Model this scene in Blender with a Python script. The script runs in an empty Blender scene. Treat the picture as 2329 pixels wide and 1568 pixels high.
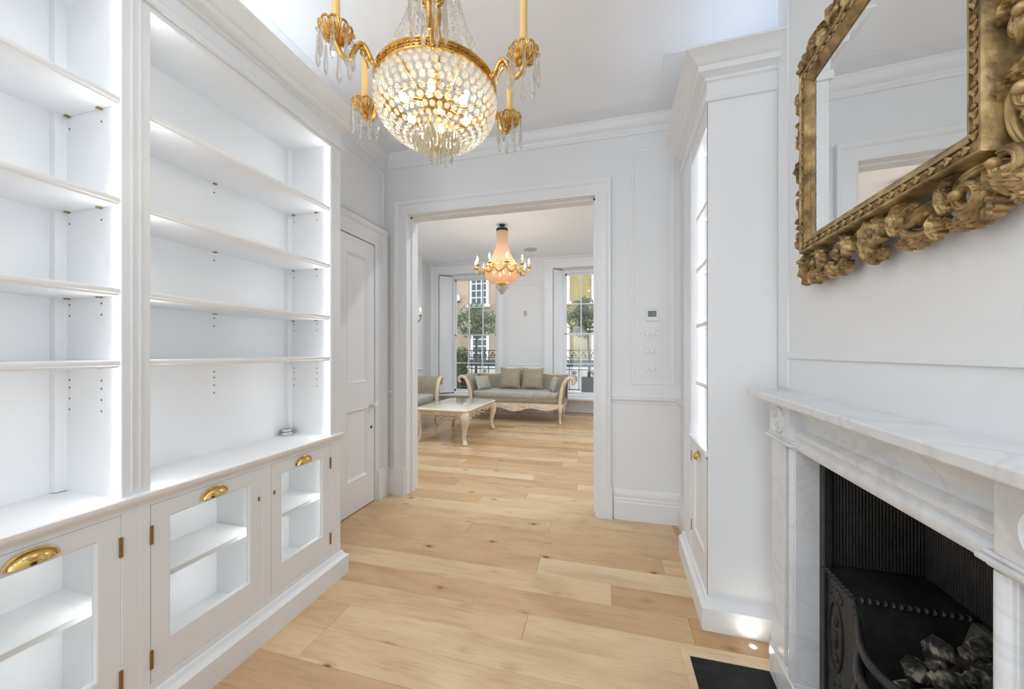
import bpy, bmesh, math, random
from mathutils import Vector, Matrix
R = math.radians
random.seed(7)
scene = bpy.context.scene
COL = scene.collection

# ------------------------------------------------------------------ camera
FPX, HORIZON, EYE = 820.0, 800.5, 1.235
YAW = math.atan((1377 - 1164.5) / FPX)
cam_d = bpy.data.cameras.new('camera')
cam_d.sensor_fit = 'HORIZONTAL'; cam_d.sensor_width = 36.0
cam_d.lens = FPX / 2329 * 36.0
cam_d.shift_y = (HORIZON - 784.0) / 2329
cam_d.clip_start = 0.05; cam_d.clip_end = 200
cam = bpy.data.objects.new('camera', cam_d); COL.objects.link(cam)
cam.location = (0, 0, EYE); cam.rotation_euler = (R(90), 0, YAW)
scene.camera = cam

# ------------------------------------------------------------------ world, large lights, exposure
world = bpy.data.worlds.new('overcast_sky'); scene.world = world
world.use_nodes = True
wn = world.node_tree.nodes; wl = world.node_tree.links
bg = wn['Background']
tc = wn.new('ShaderNodeTexCoord'); mp = wn.new('ShaderNodeSeparateXYZ')
rmp = wn.new('ShaderNodeValToRGB')
rmp.color_ramp.elements[0].position = 0.0; rmp.color_ramp.elements[0].color = (0.78, 0.86, 0.97, 1)
rmp.color_ramp.elements[1].position = 0.7; rmp.color_ramp.elements[1].color = (0.92, 0.97, 1.0, 1)
wl.new(tc.outputs['Generated'], mp.inputs[0]); wl.new(mp.outputs['Z'], rmp.inputs[0])
wl.new(rmp.outputs[0], bg.inputs['Color'])
bg.inputs['Strength'].default_value = 1.3

def area(name, loc, rot, sx, sy, power, color=(1, 1, 1)):
    d = bpy.data.lights.new(name, 'AREA'); d.shape = 'RECTANGLE'; d.size = sx; d.size_y = sy
    d.energy = power; d.color = color
    o = bpy.data.objects.new(name, d); COL.objects.link(o); o.location = loc; o.rotation_euler = rot
    return o
# fill light outside the window added behind the camera, to brighten the near room
area('added_window_fill', (-0.55, -4.40, 1.42), (R(90), 0, 0), 2.3, 2.4, 22, (0.92, 0.965, 1.0))

vs = scene.view_settings
vs.view_transform = 'Standard'; vs.look = 'None'; vs.gamma = 1.0; vs.use_curve_mapping = False
vs.exposure = 1.1
cy = scene.cycles
cy.max_bounces = 18; cy.diffuse_bounces = 7; cy.glossy_bounces = 5
cy.transmission_bounces = 12; cy.transparent_max_bounces = 80
cy.sample_clamp_indirect = 4.0; cy.caustics_reflective = False; cy.caustics_refractive = False
cy.use_denoising = True

# ------------------------------------------------------------------ helpers
class MB:
    def __init__(s): s.v = []; s.f = []
    def add(s, vs_, fs):
        b = len(s.v); s.v += [tuple(p) for p in vs_]; s.f += [tuple(i + b for i in f) for f in fs]; return s
    def box(s, x0, x1, y0, y1, z0, z1):
        return s.add([(x0,y0,z0),(x1,y0,z0),(x1,y1,z0),(x0,y1,z0),(x0,y0,z1),(x1,y0,z1),(x1,y1,z1),(x0,y1,z1)],
            [(0,3,2,1),(4,5,6,7),(0,1,5,4),(1,2,6,5),(2,3,7,6),(3,0,4,7)])
    def lathe(s, prof, n=16, c=(0,0,0), M=None):
        vs_ = []; fs = []
        for (r, z) in prof:
            for k in range(n):
                a = 2*math.pi*k/n; vs_.append(Vector((r*math.cos(a), r*math.sin(a), z)))
        m = len(prof)
        for i in range(m-1):
            for k in range(n):
                k2 = (k+1) % n; fs.append((i*n+k, i*n+k2, (i+1)*n+k2, (i+1)*n+k))
        loop = prof[0] == prof[-1]
        if prof[0][0] > 1e-6 and not loop: fs.append(tuple(range(n-1,-1,-1)))
        if prof[-1][0] > 1e-6 and not loop: fs.append(tuple((m-1)*n+k for k in range(n)))
        if M is not None: vs_ = [M @ p for p in vs_]
        c = Vector(c); return s.add([p + c for p in vs_], fs)
    def tube(s, pts, rad, n=8, flat=1.0, up=None):
        pts = [Vector(p) for p in pts]; m = len(pts)
        if not hasattr(rad, '__len__'): rad = [rad]*m
        vs_ = []; fs = []
        t0 = (pts[1]-pts[0]).normalized()
        u = Vector(up) if up is not None else (Vector((0,0,1)) if abs(t0.z) < 0.9 else Vector((1,0,0)))
        u = (u - t0*u.dot(t0)).normalized()
        for i in range(m):
            t = (pts[min(i+1,m-1)] - pts[max(i-1,0)])
            if t.length < 1e-9: t = t0.copy()
            t.normalize(); u = u - t*u.dot(t)
            if u.length < 1e-6: u = Vector((1,0,0)) - t*t.x
            u.normalize(); w = t.cross(u)
            for k in range(n):
                a = 2*math.pi*k/n
                vs_.append(pts[i] + u*(math.cos(a)*rad[i]*flat) + w*(math.sin(a)*rad[i]))
        for i in range(m-1):
            for k in range(n):
                k2 = (k+1) % n; fs.append((i*n+k, i*n+k2, (i+1)*n+k2, (i+1)*n+k))
        fs.append(tuple(range(n-1,-1,-1))); fs.append(tuple((m-1)*n+k for k in range(n)))
        return s.add(vs_, fs)
    def sweep(s, prof, path, nrm=(0,0,1), closed=False):
        nrm = Vector(nrm).normalized(); P = [Vector(p) for p in path]; m = len(P); k = len(prof)
        def side(a, b): return nrm.cross((b-a).normalized())
        vs_ = []; fs = []
        for i in range(m):
            if closed or 0 < i < m-1:
                s1 = side(P[i-1], P[i]); s2 = side(P[i], P[(i+1) % m])
                q = (s1+s2).normalized(); q = q/max(0.2, q.dot(s1))
            elif i == 0: q = side(P[0], P[1])
            else: q = side(P[-2], P[-1])
            for (a, b) in prof: vs_.append(P[i] + q*a + nrm*b)
        for i in range(m if closed else m-1):
            j = (i+1) % m
            for a in range(k):
                b = (a+1) % k; fs.append((i*k+a, i*k+b, j*k+b, j*k+a))
        if not closed:
            fs.append(tuple(range(k-1,-1,-1))); fs.append(tuple((m-1)*k+a for a in range(k)))
        return s.add(vs_, fs)
    def ell(s, c, r, n=10, m=6, M=None):
        vs_ = [Vector((0,0,-1))]; fs = []
        for i in range(1, m):
            t = -math.pi/2 + math.pi*i/m
            for k in range(n):
                a = 2*math.pi*k/n; vs_.append(Vector((math.cos(t)*math.cos(a), math.cos(t)*math.sin(a), math.sin(t))))
        vs_.append(Vector((0,0,1)))
        for k in range(n): fs.append((0, 1+(k+1) % n, 1+k))
        for i in range(m-2):
            for k in range(n):
                k2 = (k+1) % n; a = 1+i*n; b = a+n; fs.append((a+k, a+k2, b+k2, b+k))
        L = len(vs_)-1; a = 1+(m-2)*n
        for k in range(n): fs.append((a+k, a+(k+1) % n, L))
        out = []
        for p in vs_:
            q = Vector((p.x*r[0], p.y*r[1], p.z*r[2]))
            if M is not None: q = M @ q
            out.append(q + Vector(c))
        return s.add(out, fs)
    def grid(s, fn, nu, nv, closed_v=False):
        vs_ = [fn(i/nu, j/nv) for i in range(nu+1) for j in range(nv+1)]
        fs = [(i*(nv+1)+j, i*(nv+1)+j+1, (i+1)*(nv+1)+j+1, (i+1)*(nv+1)+j) for i in range(nu) for j in range(nv)]
        return s.add(vs_, fs)
    def prism(s, poly, z0, z1, M=None):
        n = len(poly); vs_ = [Vector((x,y,z0)) for x,y in poly] + [Vector((x,y,z1)) for x,y in poly]
        if M is not None: vs_ = [M @ p for p in vs_]
        return s.add(vs_, [tuple(range(n-1,-1,-1)), tuple(range(n,2*n))] + [(i,(i+1)%n,n+(i+1)%n,n+i) for i in range(n)])
    def xf(s, M):
        s.v = [tuple(M @ Vector(p)) for p in s.v]; return s
    def mesh(s, name, sm=None, fix=True):
        me = bpy.data.meshes.new(name); me.from_pydata(s.v, [], s.f)
        if fix:
            bm = bmesh.new(); bm.from_mesh(me); bmesh.ops.recalc_face_normals(bm, faces=bm.faces); bm.to_mesh(me); bm.free()
        if sm:
            me.polygons.foreach_set('use_smooth', [True]*len(me.polygons)); me.set_sharp_from_angle(angle=R(sm))
        me.update(); return me
    def build(s, name, mat, parent=None, sm=None, bevel=0, label=None, stuff=False):
        o = bpy.data.objects.new(name, s.mesh(name, sm)); o.data.materials.append(mat)
        return place(o, parent, bevel, label, stuff)

def place(o, parent=None, bevel=0, label=None, stuff=False):
    COL.objects.link(o)
    if parent is not None: o.parent = parent
    if bevel:
        b = o.modifiers.new('bevel', 'BEVEL'); b.width = bevel; b.segments = 2; b.limit_method = 'ANGLE'
    if label: o['label'] = label
    if stuff: o['kind'] = 'stuff'
    return o
def inst(me, name, parent, M, mat=None):
    o = bpy.data.objects.new(name, me); COL.objects.link(o)
    if mat and not me.materials: me.materials.append(mat)
    o.parent = parent; o.matrix_local = M; return o
def thing(name, label, cat, loc=(0,0,0), rz=0, group=None):
    o = bpy.data.objects.new(name, None); COL.objects.link(o); o.empty_display_size = 0.05
    o.location = loc; o.rotation_euler = (0,0,rz); o['label'] = label; o['category'] = cat
    if group: o['group'] = group
    return o
def tag(o, label, cat, group=None):
    o['label'] = label; o['category'] = cat
    if group: o['group'] = group
    return o
def struct(name, mb, mat, label, cat, sm=None, bevel=0):
    o = mb.build(name, mat, None, sm, bevel); o['kind'] = 'structure'; o['label'] = label; o['category'] = cat; return o
def sroot(name, label, cat, loc=(0,0,0), rz=0):
    o = thing(name, label, cat, loc, rz); o['kind'] = 'structure'; return o
def copy_tree(o, parent=None):
    c = o.copy(); COL.objects.link(c); c.parent = parent
    for ch in o.children: copy_tree(ch, c)
    return c
def T(x, y, z, rz=0, rx=0, ry=0, s=1.0):
    return Matrix.Translation((x,y,z)) @ Matrix.Rotation(rz,4,'Z') @ Matrix.Rotation(ry,4,'Y') @ Matrix.Rotation(rx,4,'X') @ Matrix.Scale(s,4)

# ------------------------------------------------------------------ materials
def newmat(name):
    m = bpy.data.materials.new(name); m.use_nodes = True
    return m, m.node_tree.nodes, m.node_tree.links, m.node_tree.nodes['Principled BSDF']
def noise(n, l, scale, detail=4, coord='Object', vscale=(1,1,1), dist=0.0):
    t = n.new('ShaderNodeTexCoord'); mp_ = n.new('ShaderNodeMapping'); mp_.inputs['Scale'].default_value = vscale
    x = n.new('ShaderNodeTexNoise'); x.inputs['Scale'].default_value = scale; x.inputs['Detail'].default_value = detail
    x.inputs['Distortion'].default_value = dist
    l.new(t.outputs[coord], mp_.inputs[0]); l.new(mp_.outputs[0], x.inputs['Vector']); return x
def ramp(n, stops):
    r = n.new('ShaderNodeValToRGB'); e = r.color_ramp.elements
    while len(e) < len(stops): e.new(0.5)
    for k, (p, c) in enumerate(stops): e[k].position = p; e[k].color = (*c, 1)
    return r
def mat(name, col, rough=0.5, metal=0.0, var=0.04, scale=6.0, bump=0.0, bscale=40, spec=0.5, coat=0, sheen=0, col2=None, vscale=(1,1,1), stops=None):
    m, n, l, b = newmat(name)
    x = noise(n, l, scale, vscale=vscale)
    c2 = col2 if col2 else tuple(max(0, c*(1-2*var)) for c in col)
    r = ramp(n, stops if stops else [(0.3, c2), (0.7, col)])
    l.new(x.outputs[0], r.inputs[0]); l.new(r.outputs[0], b.inputs['Base Color'])
    b.inputs['Roughness'].default_value = rough; b.inputs['Metallic'].default_value = metal
    b.inputs['Specular IOR Level'].default_value = spec
    b.inputs['Coat Weight'].default_value = coat; b.inputs['Sheen Weight'].default_value = sheen
    if bump:
        y = noise(n, l, bscale, 6); bp = n.new('ShaderNodeBump'); bp.inputs['Strength'].default_value = bump; bp.inputs['Distance'].default_value = 0.01
        l.new(y.outputs[0], bp.inputs['Height']); l.new(bp.outputs[0], b.inputs['Normal'])
    return m
def emit(name, col, strength):
    m, n, l, b = newmat(name)
    b.inputs['Base Color'].default_value = (*col, 1); b.inputs['Emission Color'].default_value = (*col, 1)
    b.inputs['Emission Strength'].default_value = strength; return m
def glassy(name, tint=(1,1,1), ior=1.45, refl=1.0):
    # clear pane: transparent with a Fresnel reflection
    m, n, l, b = newmat(name); n.remove(b)
    tr = n.new('ShaderNodeBsdfTransparent'); tr.inputs[0].default_value = (*tint, 1)
    gl = n.new('ShaderNodeBsdfGlossy'); gl.inputs['Roughness'].default_value = 0.02
    lw = n.new('ShaderNodeLayerWeight'); lw.inputs[0].default_value = 0.5
    pw = n.new('ShaderNodeMath'); pw.operation = 'POWER'; pw.inputs[1].default_value = 5.0
    mu = n.new('ShaderNodeMath'); mu.operation = 'MULTIPLY_ADD'; mu.inputs[1].default_value = 0.85*refl; mu.inputs[2].default_value = 0.035*refl
    mx = n.new('ShaderNodeMixShader'); l.new(lw.outputs['Facing'], pw.inputs[0]); l.new(pw.outputs[0], mu.inputs[0]); l.new(mu.outputs[0], mx.inputs[0])
    l.new(tr.outputs[0], mx.inputs[1]); l.new(gl.outputs[0], mx.inputs[2])
    l.new(mx.outputs[0], n['Material Output'].inputs[0]); return m

M = {}
M['wall'] = mat('wall_paint', (0.797,0.812,0.832), 0.6, var=0.008, scale=2, bump=0.02, bscale=120, spec=0.3)
M['ceil'] = mat('ceiling_paint', (0.865,0.888,0.925), 0.7, var=0.006, scale=1.5, spec=0.2)
M['joinery'] = mat('joinery_paint', (0.798,0.818,0.842), 0.35, var=0.006, scale=4)
M['shelf'] = mat('shelf_paint', (0.86,0.868,0.88), 0.4, var=0.006, scale=4)
M['brass'] = mat('polished_brass', (0.83,0.58,0.20), 0.16, 1.0, var=0.06, scale=20)
M['hinge'] = mat('aged_brass', (0.42,0.27,0.10), 0.35, 1.0, var=0.1, scale=60)
M['gold'] = mat('gilded_bronze', (0.80,0.50,0.15), 0.26, 1.0, scale=60, col2=(0.50,0.27,0.07), bump=0.15, bscale=180)
M['chrome'] = mat('chrome', (0.75,0.76,0.78), 0.12, 1.0, var=0.02)
M['iron'] = mat('cast_iron', (0.028,0.028,0.029), 0.42, 0.0, var=0.25, scale=30, bump=0.25, bscale=150, spec=0.45)
M['railing'] = mat('black_railing_paint', (0.02,0.022,0.025), 0.4, var=0.1)
M['hole'] = mat('drilled_hole', (0.03,0.03,0.03), 0.8, var=0.1)
M['led'] = emit('led_strip_light', (0.93,0.97,1.0), 11.0)
M['led_top'] = emit('cool_led_strip', (0.80,0.89,1.0), 1.3)
M['led_cup'] = emit('cupboard_led_strip', (1.0,0.985,0.96), 11.0)
M['led_soft'] = emit('soft_led_strip', (0.94,0.975,1.0), 4.5)
M['bulb'] = emit('warm_bulb_glass', (1.0,0.86,0.60), 80.0)
M['bulb_far'] = emit('amber_bulb_glass', (1.0,0.80,0.50), 10.0)
M['flame'] = emit('candle_bulb_glass', (1.0,0.93,0.80), 30.0)
M['led_cove'] = emit('cove_led_strip', (0.92,0.96,1.0), 1.4)
M['spot'] = emit('spot_lens', (1.0,0.93,0.78), 26.0)
M['candle'] = mat('ivory_candle_tube', (0.80,0.52,0.20), 0.45, var=0.05, scale=8)
M['glass'] = glassy('clear_glass', (0.97,0.985,0.985), 1.35)
M['cream'] = mat('cream_painted_wood', (0.78,0.67,0.53), 0.45, scale=14, col2=(0.64,0.51,0.37), bump=0.1, bscale=60)
M['tabletop'] = mat('cream_lacquer_top', (0.84,0.78,0.65), 0.12, var=0.03, scale=5, coat=0.4)
M['fabric'] = mat('sage_brocade', (0.33,0.285,0.21), 0.75, scale=9, col2=(0.27,0.23,0.165), bump=0.12, bscale=90, sheen=0.35)
M['seatfab'] = mat('pale_sage_silk', (0.45,0.455,0.40), 0.42, scale=16, col2=(0.35,0.34,0.285), bump=0.1, bscale=70, sheen=0.3)
M['cushion'] = mat('tan_damask', (0.37,0.31,0.22), 0.6, scale=12, col2=(0.30,0.245,0.165), sheen=0.3)
M['lcd'] = mat('lcd_screen', (0.16,0.20,0.19), 0.2, var=0.2, scale=30)
M['plastic'] = mat('white_plastic', (0.78,0.78,0.77), 0.3, var=0.01)
M['fabricgrey'] = mat('speaker_cloth', (0.52,0.52,0.53), 0.8, var=0.05)
M['leaf'] = mat('olive_leaf', (0.24,0.29,0.17), 0.5, scale=8, col2=(0.09,0.13,0.06))
M['hedge'] = mat('hedge_leaf', (0.14,0.27,0.06), 0.5, scale=10, col2=(0.04,0.10,0.02))
M['bark'] = mat('bark', (0.10,0.08,0.06), 0.8, var=0.2, scale=20)
M['stone'] = mat('pale_stone', (0.62,0.62,0.60), 0.8, var=0.05, scale=5)
M['asphalt'] = mat('asphalt', (0.12,0.12,0.125), 0.9, var=0.1, scale=20)
M['planter'] = mat('dark_planter', (0.045,0.055,0.06), 0.5, var=0.1)
M['stucco'] = mat('cream_stucco', (0.60,0.60,0.55), 0.7, var=0.04)
M['darkpane'] = mat('dark_window_pane', (0.07,0.09,0.09), 0.1, scale=3, col2=(0.03,0.04,0.04))
M['coal'] = mat('charred_coal', (0.24,0.215,0.18), 0.9, scale=45, stops=[(0.42,(0.02,0.02,0.02)),(0.54,(0.10,0.09,0.075)),(0.66,(0.34,0.31,0.26))], bump=0.8, bscale=60)
M['firebrick'] = mat('fire_brick', (0.16,0.14,0.115), 0.9, scale=10, col2=(0.09,0.08,0.07), bump=0.3, bscale=50)
M['slate'] = mat('black_slate', (0.012,0.012,0.013), 0.5, spec=0.25, scale=9, stops=[(0.48,(0.006,0.006,0.007)),(0.62,(0.014,0.014,0.015)),(0.75,(0.05,0.05,0.05))], vscale=(1,2.2,1))

def gilt():
    m, n, l, b = newmat('antique_gilt_wood')
    x = noise(n, l, 26, 6); r = ramp(n, [(0.30,(0.11,0.066,0.028)),(0.48,(0.31,0.20,0.083)),(0.70,(0.54,0.385,0.18))])
    l.new(x.outputs[0], r.inputs[0]); l.new(r.outputs[0], b.inputs['Base Color'])
    b.inputs['Metallic'].default_value = 0.45; b.inputs['Roughness'].default_value = 0.38
    y = noise(n, l, 90, 5); bp = n.new('ShaderNodeBump'); bp.inputs['Strength'].default_value = 0.25; bp.inputs['Distance'].default_value = 0.006
    l.new(y.outputs[0], bp.inputs['Height']); l.new(bp.outputs[0], b.inputs['Normal']); return m
M['gilt'] = gilt()
def marble():
    m, n, l, b = newmat('carrara_marble')
    x = noise(n, l, 3.2, 10, dist=1.4, vscale=(1,1,1.4)); y = noise(n, l, 1.6, 4)
    r = ramp(n, [(0.36,(0.665,0.68,0.705)),(0.46,(0.73,0.75,0.775)),(0.52,(0.58,0.595,0.62)),(0.56,(0.73,0.75,0.775)),(0.75,(0.685,0.70,0.725))])
    l.new(x.outputs[0], r.inputs[0])
    mx = n.new('ShaderNodeMix'); mx.data_type = 'RGBA'; mx.inputs['A'].default_value = (0.73,0.75,0.775,1)
    l.new(y.outputs[0], mx.inputs['Factor']); l.new(r.outputs[0], mx.inputs['B']); l.new(mx.outputs['Result'], b.inputs['Base Color'])
    b.inputs['Roughness'].default_value = 0.22; return m
M['marble'] = marble()
def mirror():
    m, n, l, b = newmat('silvered_mirror'); b.inputs['Base Color'].default_value = (0.90,0.91,0.91,1)
    b.inputs['Metallic'].default_value = 1.0; b.inputs['Roughness'].default_value = 0.0; return m
M['mirror'] = mirror()
def crystal(name, scatter=0.11):
    m, n, l, b = newmat(name); n.remove(b)
    tp = n.new('ShaderNodeBsdfTransparent'); tp.inputs[0].default_value = (0.97,0.975,0.97,1)
    gl = n.new('ShaderNodeBsdfGlass'); gl.inputs['Roughness'].default_value = 0.02; gl.inputs['IOR'].default_value = 1.5
    tl = n.new('ShaderNodeBsdfTranslucent'); tl.inputs[0].default_value = (1.0,0.94,0.82,1)  # warm translucent share stands in for bulb light dispersed by the facets
    lw = n.new('ShaderNodeLayerWeight'); lw.inputs[0].default_value = 0.55
    mr_ = n.new('ShaderNodeMapRange'); mr_.inputs['To Min'].default_value = 0.45; mr_.inputs['To Max'].default_value = 0.75; l.new(lw.outputs['Facing'], mr_.inputs[0])
    m1 = n.new('ShaderNodeMixShader'); l.new(mr_.outputs[0], m1.inputs[0]); l.new(tp.outputs[0], m1.inputs[1]); l.new(gl.outputs[0], m1.inputs[2])
    m2 = n.new('ShaderNodeMixShader'); m2.inputs[0].default_value = scatter
    l.new(m1.outputs[0], m2.inputs[1]); l.new(tl.outputs[0], m2.inputs[2]); l.new(m2.outputs[0], n['Material Output'].inputs[0]); return m
M['crystal'] = crystal('lead_crystal')
M['crystal_lit'] = crystal('lit_look_crystal', 0.30)  # same crystal with a larger translucent share, so it looks lit
def beadmat():
    m, n, l, b = newmat('strung_amber_lit_beads')
    b.inputs['Base Color'].default_value = (0.90,0.76,0.60,1); b.inputs['Roughness'].default_value = 0.25
    tr = n.new('ShaderNodeBsdfTranslucent'); tr.inputs[0].default_value = (1.0,0.86,0.68,1)
    tp = n.new('ShaderNodeBsdfTransparent')
    mx = n.new('ShaderNodeMixShader'); mx.inputs[0].default_value = 0.55
    m2 = n.new('ShaderNodeMixShader'); m2.inputs[0].default_value = 0.10
    l.new(b.outputs[0], mx.inputs[1]); l.new(tr.outputs[0], mx.inputs[2])
    l.new(mx.outputs[0], m2.inputs[1]); l.new(tp.outputs[0], m2.inputs[2])
    l.new(m2.outputs[0], n['Material Output'].inputs[0]); return m
M['bead'] = beadmat()
def oak():
    m, n, l, b = newmat('oiled_oak_plank')
    t = n.new('ShaderNodeTexCoord'); oi = n.new('ShaderNodeObjectInfo')
    off = n.new('ShaderNodeVectorMath'); off.operation = 'SCALE'; off.inputs[0].default_value = (37.0, 19.0, 11.0)
    l.new(oi.outputs['Random'], off.inputs['Scale'])
    ad = n.new('ShaderNodeVectorMath'); ad.operation = 'ADD'; l.new(t.outputs['Object'], ad.inputs[0]); l.new(off.outputs[0], ad.inputs[1])
    def nz(sc, vsc, det, dist):
        mp_ = n.new('ShaderNodeMapping'); mp_.inputs['Scale'].default_value = vsc; l.new(ad.outputs[0], mp_.inputs[0])
        x = n.new('ShaderNodeTexNoise'); x.inputs['Scale'].default_value = sc; x.inputs['Detail'].default_value = det; x.inputs['Distortion'].default_value = dist
        l.new(mp_.outputs[0], x.inputs['Vector']); return x
    broad = nz(2.2, (0.9,3.0,1), 3, 0.6); fine = nz(9.0, (0.7,9.0,1), 8, 1.0)
    tone = ramp(n, [(0.0,(0.52,0.315,0.150)),(0.22,(0.60,0.395,0.210)),(0.6,(0.665,0.462,0.262)),(1.0,(0.74,0.56,0.365))])
    l.new(oi.outputs['Random'], tone.inputs[0])
    g = ramp(n, [(0.28,(0.88,0.85,0.82)),(0.52,(1,1,1)),(0.75,(1.03,1.03,1.03))]); l.new(fine.outputs[0], g.inputs[0])
    g2 = ramp(n, [(0.30,(0.84,0.80,0.76)),(0.55,(1,1,1)),(0.8,(1.06,1.07,1.09))]); l.new(broad.outputs[0], g2.inputs[0])
    def mul(a, c):
        x = n.new('ShaderNodeMix'); x.data_type = 'RGBA'; x.blend_type = 'MULTIPLY'; x.inputs['Factor'].default_value = 1.0
        l.new(a, x.inputs['A']); l.new(c, x.inputs['B']); return x.outputs['Result']
    c = mul(mul(tone.outputs[0], g.outputs[0]), g2.outputs[0])
    mpk = n.new('ShaderNodeMapping'); mpk.inputs['Scale'].default_value = (3.0,5.6,1); l.new(ad.outputs[0], mpk.inputs[0])
    vo = n.new('ShaderNodeTexVoronoi'); vo.inputs['Scale'].default_value = 1.15; l.new(mpk.outputs[0], vo.inputs['Vector'])
    kn = ramp(n, [(0.0,(0.16,0.10,0.06)),(0.04,(0.32,0.21,0.13)),(0.085,(0.84,0.78,0.71)),(0.20,(1,1,1))]); l.new(vo.outputs['Distance'], kn.inputs[0])
    c = mul(c, kn.outputs[0]); l.new(c, b.inputs['Base Color'])
    b.inputs['Roughness'].default_value = 0.25; b.inputs['Specular IOR Level'].default_value = 0.6
    bp = n.new('ShaderNodeBump'); bp.inputs['Strength'].default_value = 0.06; bp.inputs['Distance'].default_value = 0.004
    l.new(fine.outputs[0], bp.inputs['Height']); l.new(bp.outputs[0], b.inputs['Normal']); return m
M['oak'] = oak()
def bricks(name, c1, c2, mortar):
    m, n, l, b = newmat(name); t = n.new('ShaderNodeTexCoord'); mp_ = n.new('ShaderNodeMapping'); mp_.inputs['Rotation'].default_value = (R(90),0,0)
    x = n.new('ShaderNodeTexBrick'); x.inputs['Scale'].default_value = 1.0; x.inputs['Brick Width'].default_value = 0.235; x.inputs['Row Height'].default_value = 0.078
    x.inputs['Mortar Size'].default_value = 0.007; x.inputs['Color1'].default_value = (*c1,1); x.inputs['Color2'].default_value = (*c2,1); x.inputs['Mortar'].default_value = (*mortar,1)
    l.new(t.outputs['Object'], mp_.inputs[0]); l.new(mp_.outputs[0], x.inputs['Vector'])
    y = noise(n, l, 1.2, 6); g = ramp(n, [(0.3,(0.75,0.75,0.75)),(0.7,(1.15,1.12,1.1))]); l.new(y.outputs[0], g.inputs[0])
    mx = n.new('ShaderNodeMix'); mx.data_type = 'RGBA'; mx.blend_type = 'MULTIPLY'; mx.inputs['Factor'].default_value = 1
    l.new(x.outputs['Color'], mx.inputs['A']); l.new(g.outputs[0], mx.inputs['B']); l.new(mx.outputs['Result'], b.inputs['Base Color'])
    b.inputs['Roughness'].default_value = 0.9; return m
M['brick1'] = bricks('brown_stock_brick', (0.40,0.27,0.19), (0.34,0.26,0.18), (0.42,0.36,0.28))
M['brick2'] = bricks('yellow_stock_brick', (0.40,0.31,0.13), (0.34,0.27,0.12), (0.36,0.31,0.19))

# ================================================================== SETTING
KA = R(-3.0); KM = T(0.711, 1.70, 0, KA)          # frame of the chimney breast: x into the wall, y along it
CEIL, CEIL2 = 2.94, 3.15
_tn = [0]
def trim(mb, label, mat_=None, sm=None, cat='trim', name=None):
    if name is None: _tn[0] += 1; name = 'trim_%d' % _tn[0]
    return struct(name, mb, mat_ or M['joinery'], label, cat, sm)

# floor: a screed slab carrying separate oak planks
floor = struct('floor', MB().box(-4.0,1.6,-4.5,7.7,-0.12,-0.019), M['stone'], 'wide oak plank floor running through both rooms', 'floor')
W = 0.1585
known = {0:-1.204, 1:-0.35, 2:0.37, 3:0.03, 4:-0.376, 5:0.32, 6:0.92, 7:-0.376, 8:0.46, 9:-1.02, 10:-0.653, 11:-1.35, 12:-0.248, -1:0.55, -2:-0.2}
rp = random.Random(3)
for k in range(-36, 38):
    ya = 1.345 + W*k; yb = ya + W
    xl, xr = (-1.95, 0.98) if yb < 2.9 else (-3.85, 1.45)
    j = known.get(k, rp.uniform(-1.6, 0.6)); js = [j]
    while js[-1] < xr: js.append(js[-1] + rp.uniform(1.75, 2.05))
    while js[0] > xl: js.insert(0, js[0] - rp.uniform(1.75, 2.05))
    for a, b in zip(js[:-1], js[1:]):
        a = max(a, xl); b = min(b, xr)
        if b - a < 0.03: continue
        e = 0.0012; x0, x1, y0, y1 = a+0.0004, b-0.0004, ya+0.0004, yb-0.0004
        m = MB().add([(x0,y0,-0.019),(x1,y0,-0.019),(x1,y1,-0.019),(x0,y1,-0.019),
                      (x0,y0,-e),(x1,y0,-e),(x1,y1,-e),(x0,y1,-e),
                      (x0+e,y0+e,0),(x1-e,y0+e,0),(x1-e,y1-e,0),(x0+e,y1-e,0)],
            [(0,3,2,1),(0,1,5,4),(1,2,6,5),(2,3,7,6),(3,0,4,7),(4,5,9,8),(5,6,10,9),(6,7,11,10),(7,4,8,11),(8,9,10,11)])
        m.build('plank', M['oak'], floor)

# ceilings
struct('ceiling', MB().box(-2.1,1.4,-4.6,2.80,CEIL,CEIL+0.06), M['ceil'], 'flat white ceiling above the gilt chandelier', 'ceiling')
struct('ceiling_beyond', MB().box(-4.0,1.6,2.94,7.7,CEIL2,CEIL2+0.06), M['ceil'], 'white ceiling of the sitting room beyond the wide opening', 'ceiling')

# walls of the near room
struct('wall_left', MB().box(-2.0,-1.86,-4.5,1.84,0,CEIL).box(-2.0,-1.86,2.61,2.95,0,CEIL).box(-2.0,-1.86,1.84,2.61,2.125,CEIL).box(-2.04,-2.0,1.8,2.65,0,2.2),
       M['wall'], 'white wall with the panelled door beside the left bookcase', 'wall')
OX0, OX1, OZ = -1.655, -0.075, 2.415
struct('wall_far', MB().box(-4.0,OX0,2.79,2.95,0,CEIL2).box(OX1,1.5,2.79,2.95,0,CEIL2).box(OX0,OX1,2.79,2.95,OZ,CEIL2),
       M['wall'], 'white wall pierced by the wide opening to the sitting room', 'wall')
struct('wall_right', MB().box(0,0.36,-0.285,0.075,0,CEIL).box(0,0.36,-6.3,-0.985,0,CEIL).box(0,0.36,-0.985,-0.285,0.93,CEIL).box(0.36,0.42,-1.1,-0.2,0,1.0).xf(KM),
       M['wall'], 'white chimney breast wall behind the mirror and mantelpiece', 'wall')
struct('wall_alcove', MB().box(0.96,1.06,1.6,2.5,0,CEIL).box(0.52,1.2,2.42,2.80,0,CEIL).box(0.52,1.2,2.20,2.42,2.58,CEIL),
       M['wall'], 'white alcove walls around and above the narrow right bookcase', 'wall')
BW = (-1.70, 0.35, 0.12, 2.65)
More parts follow.
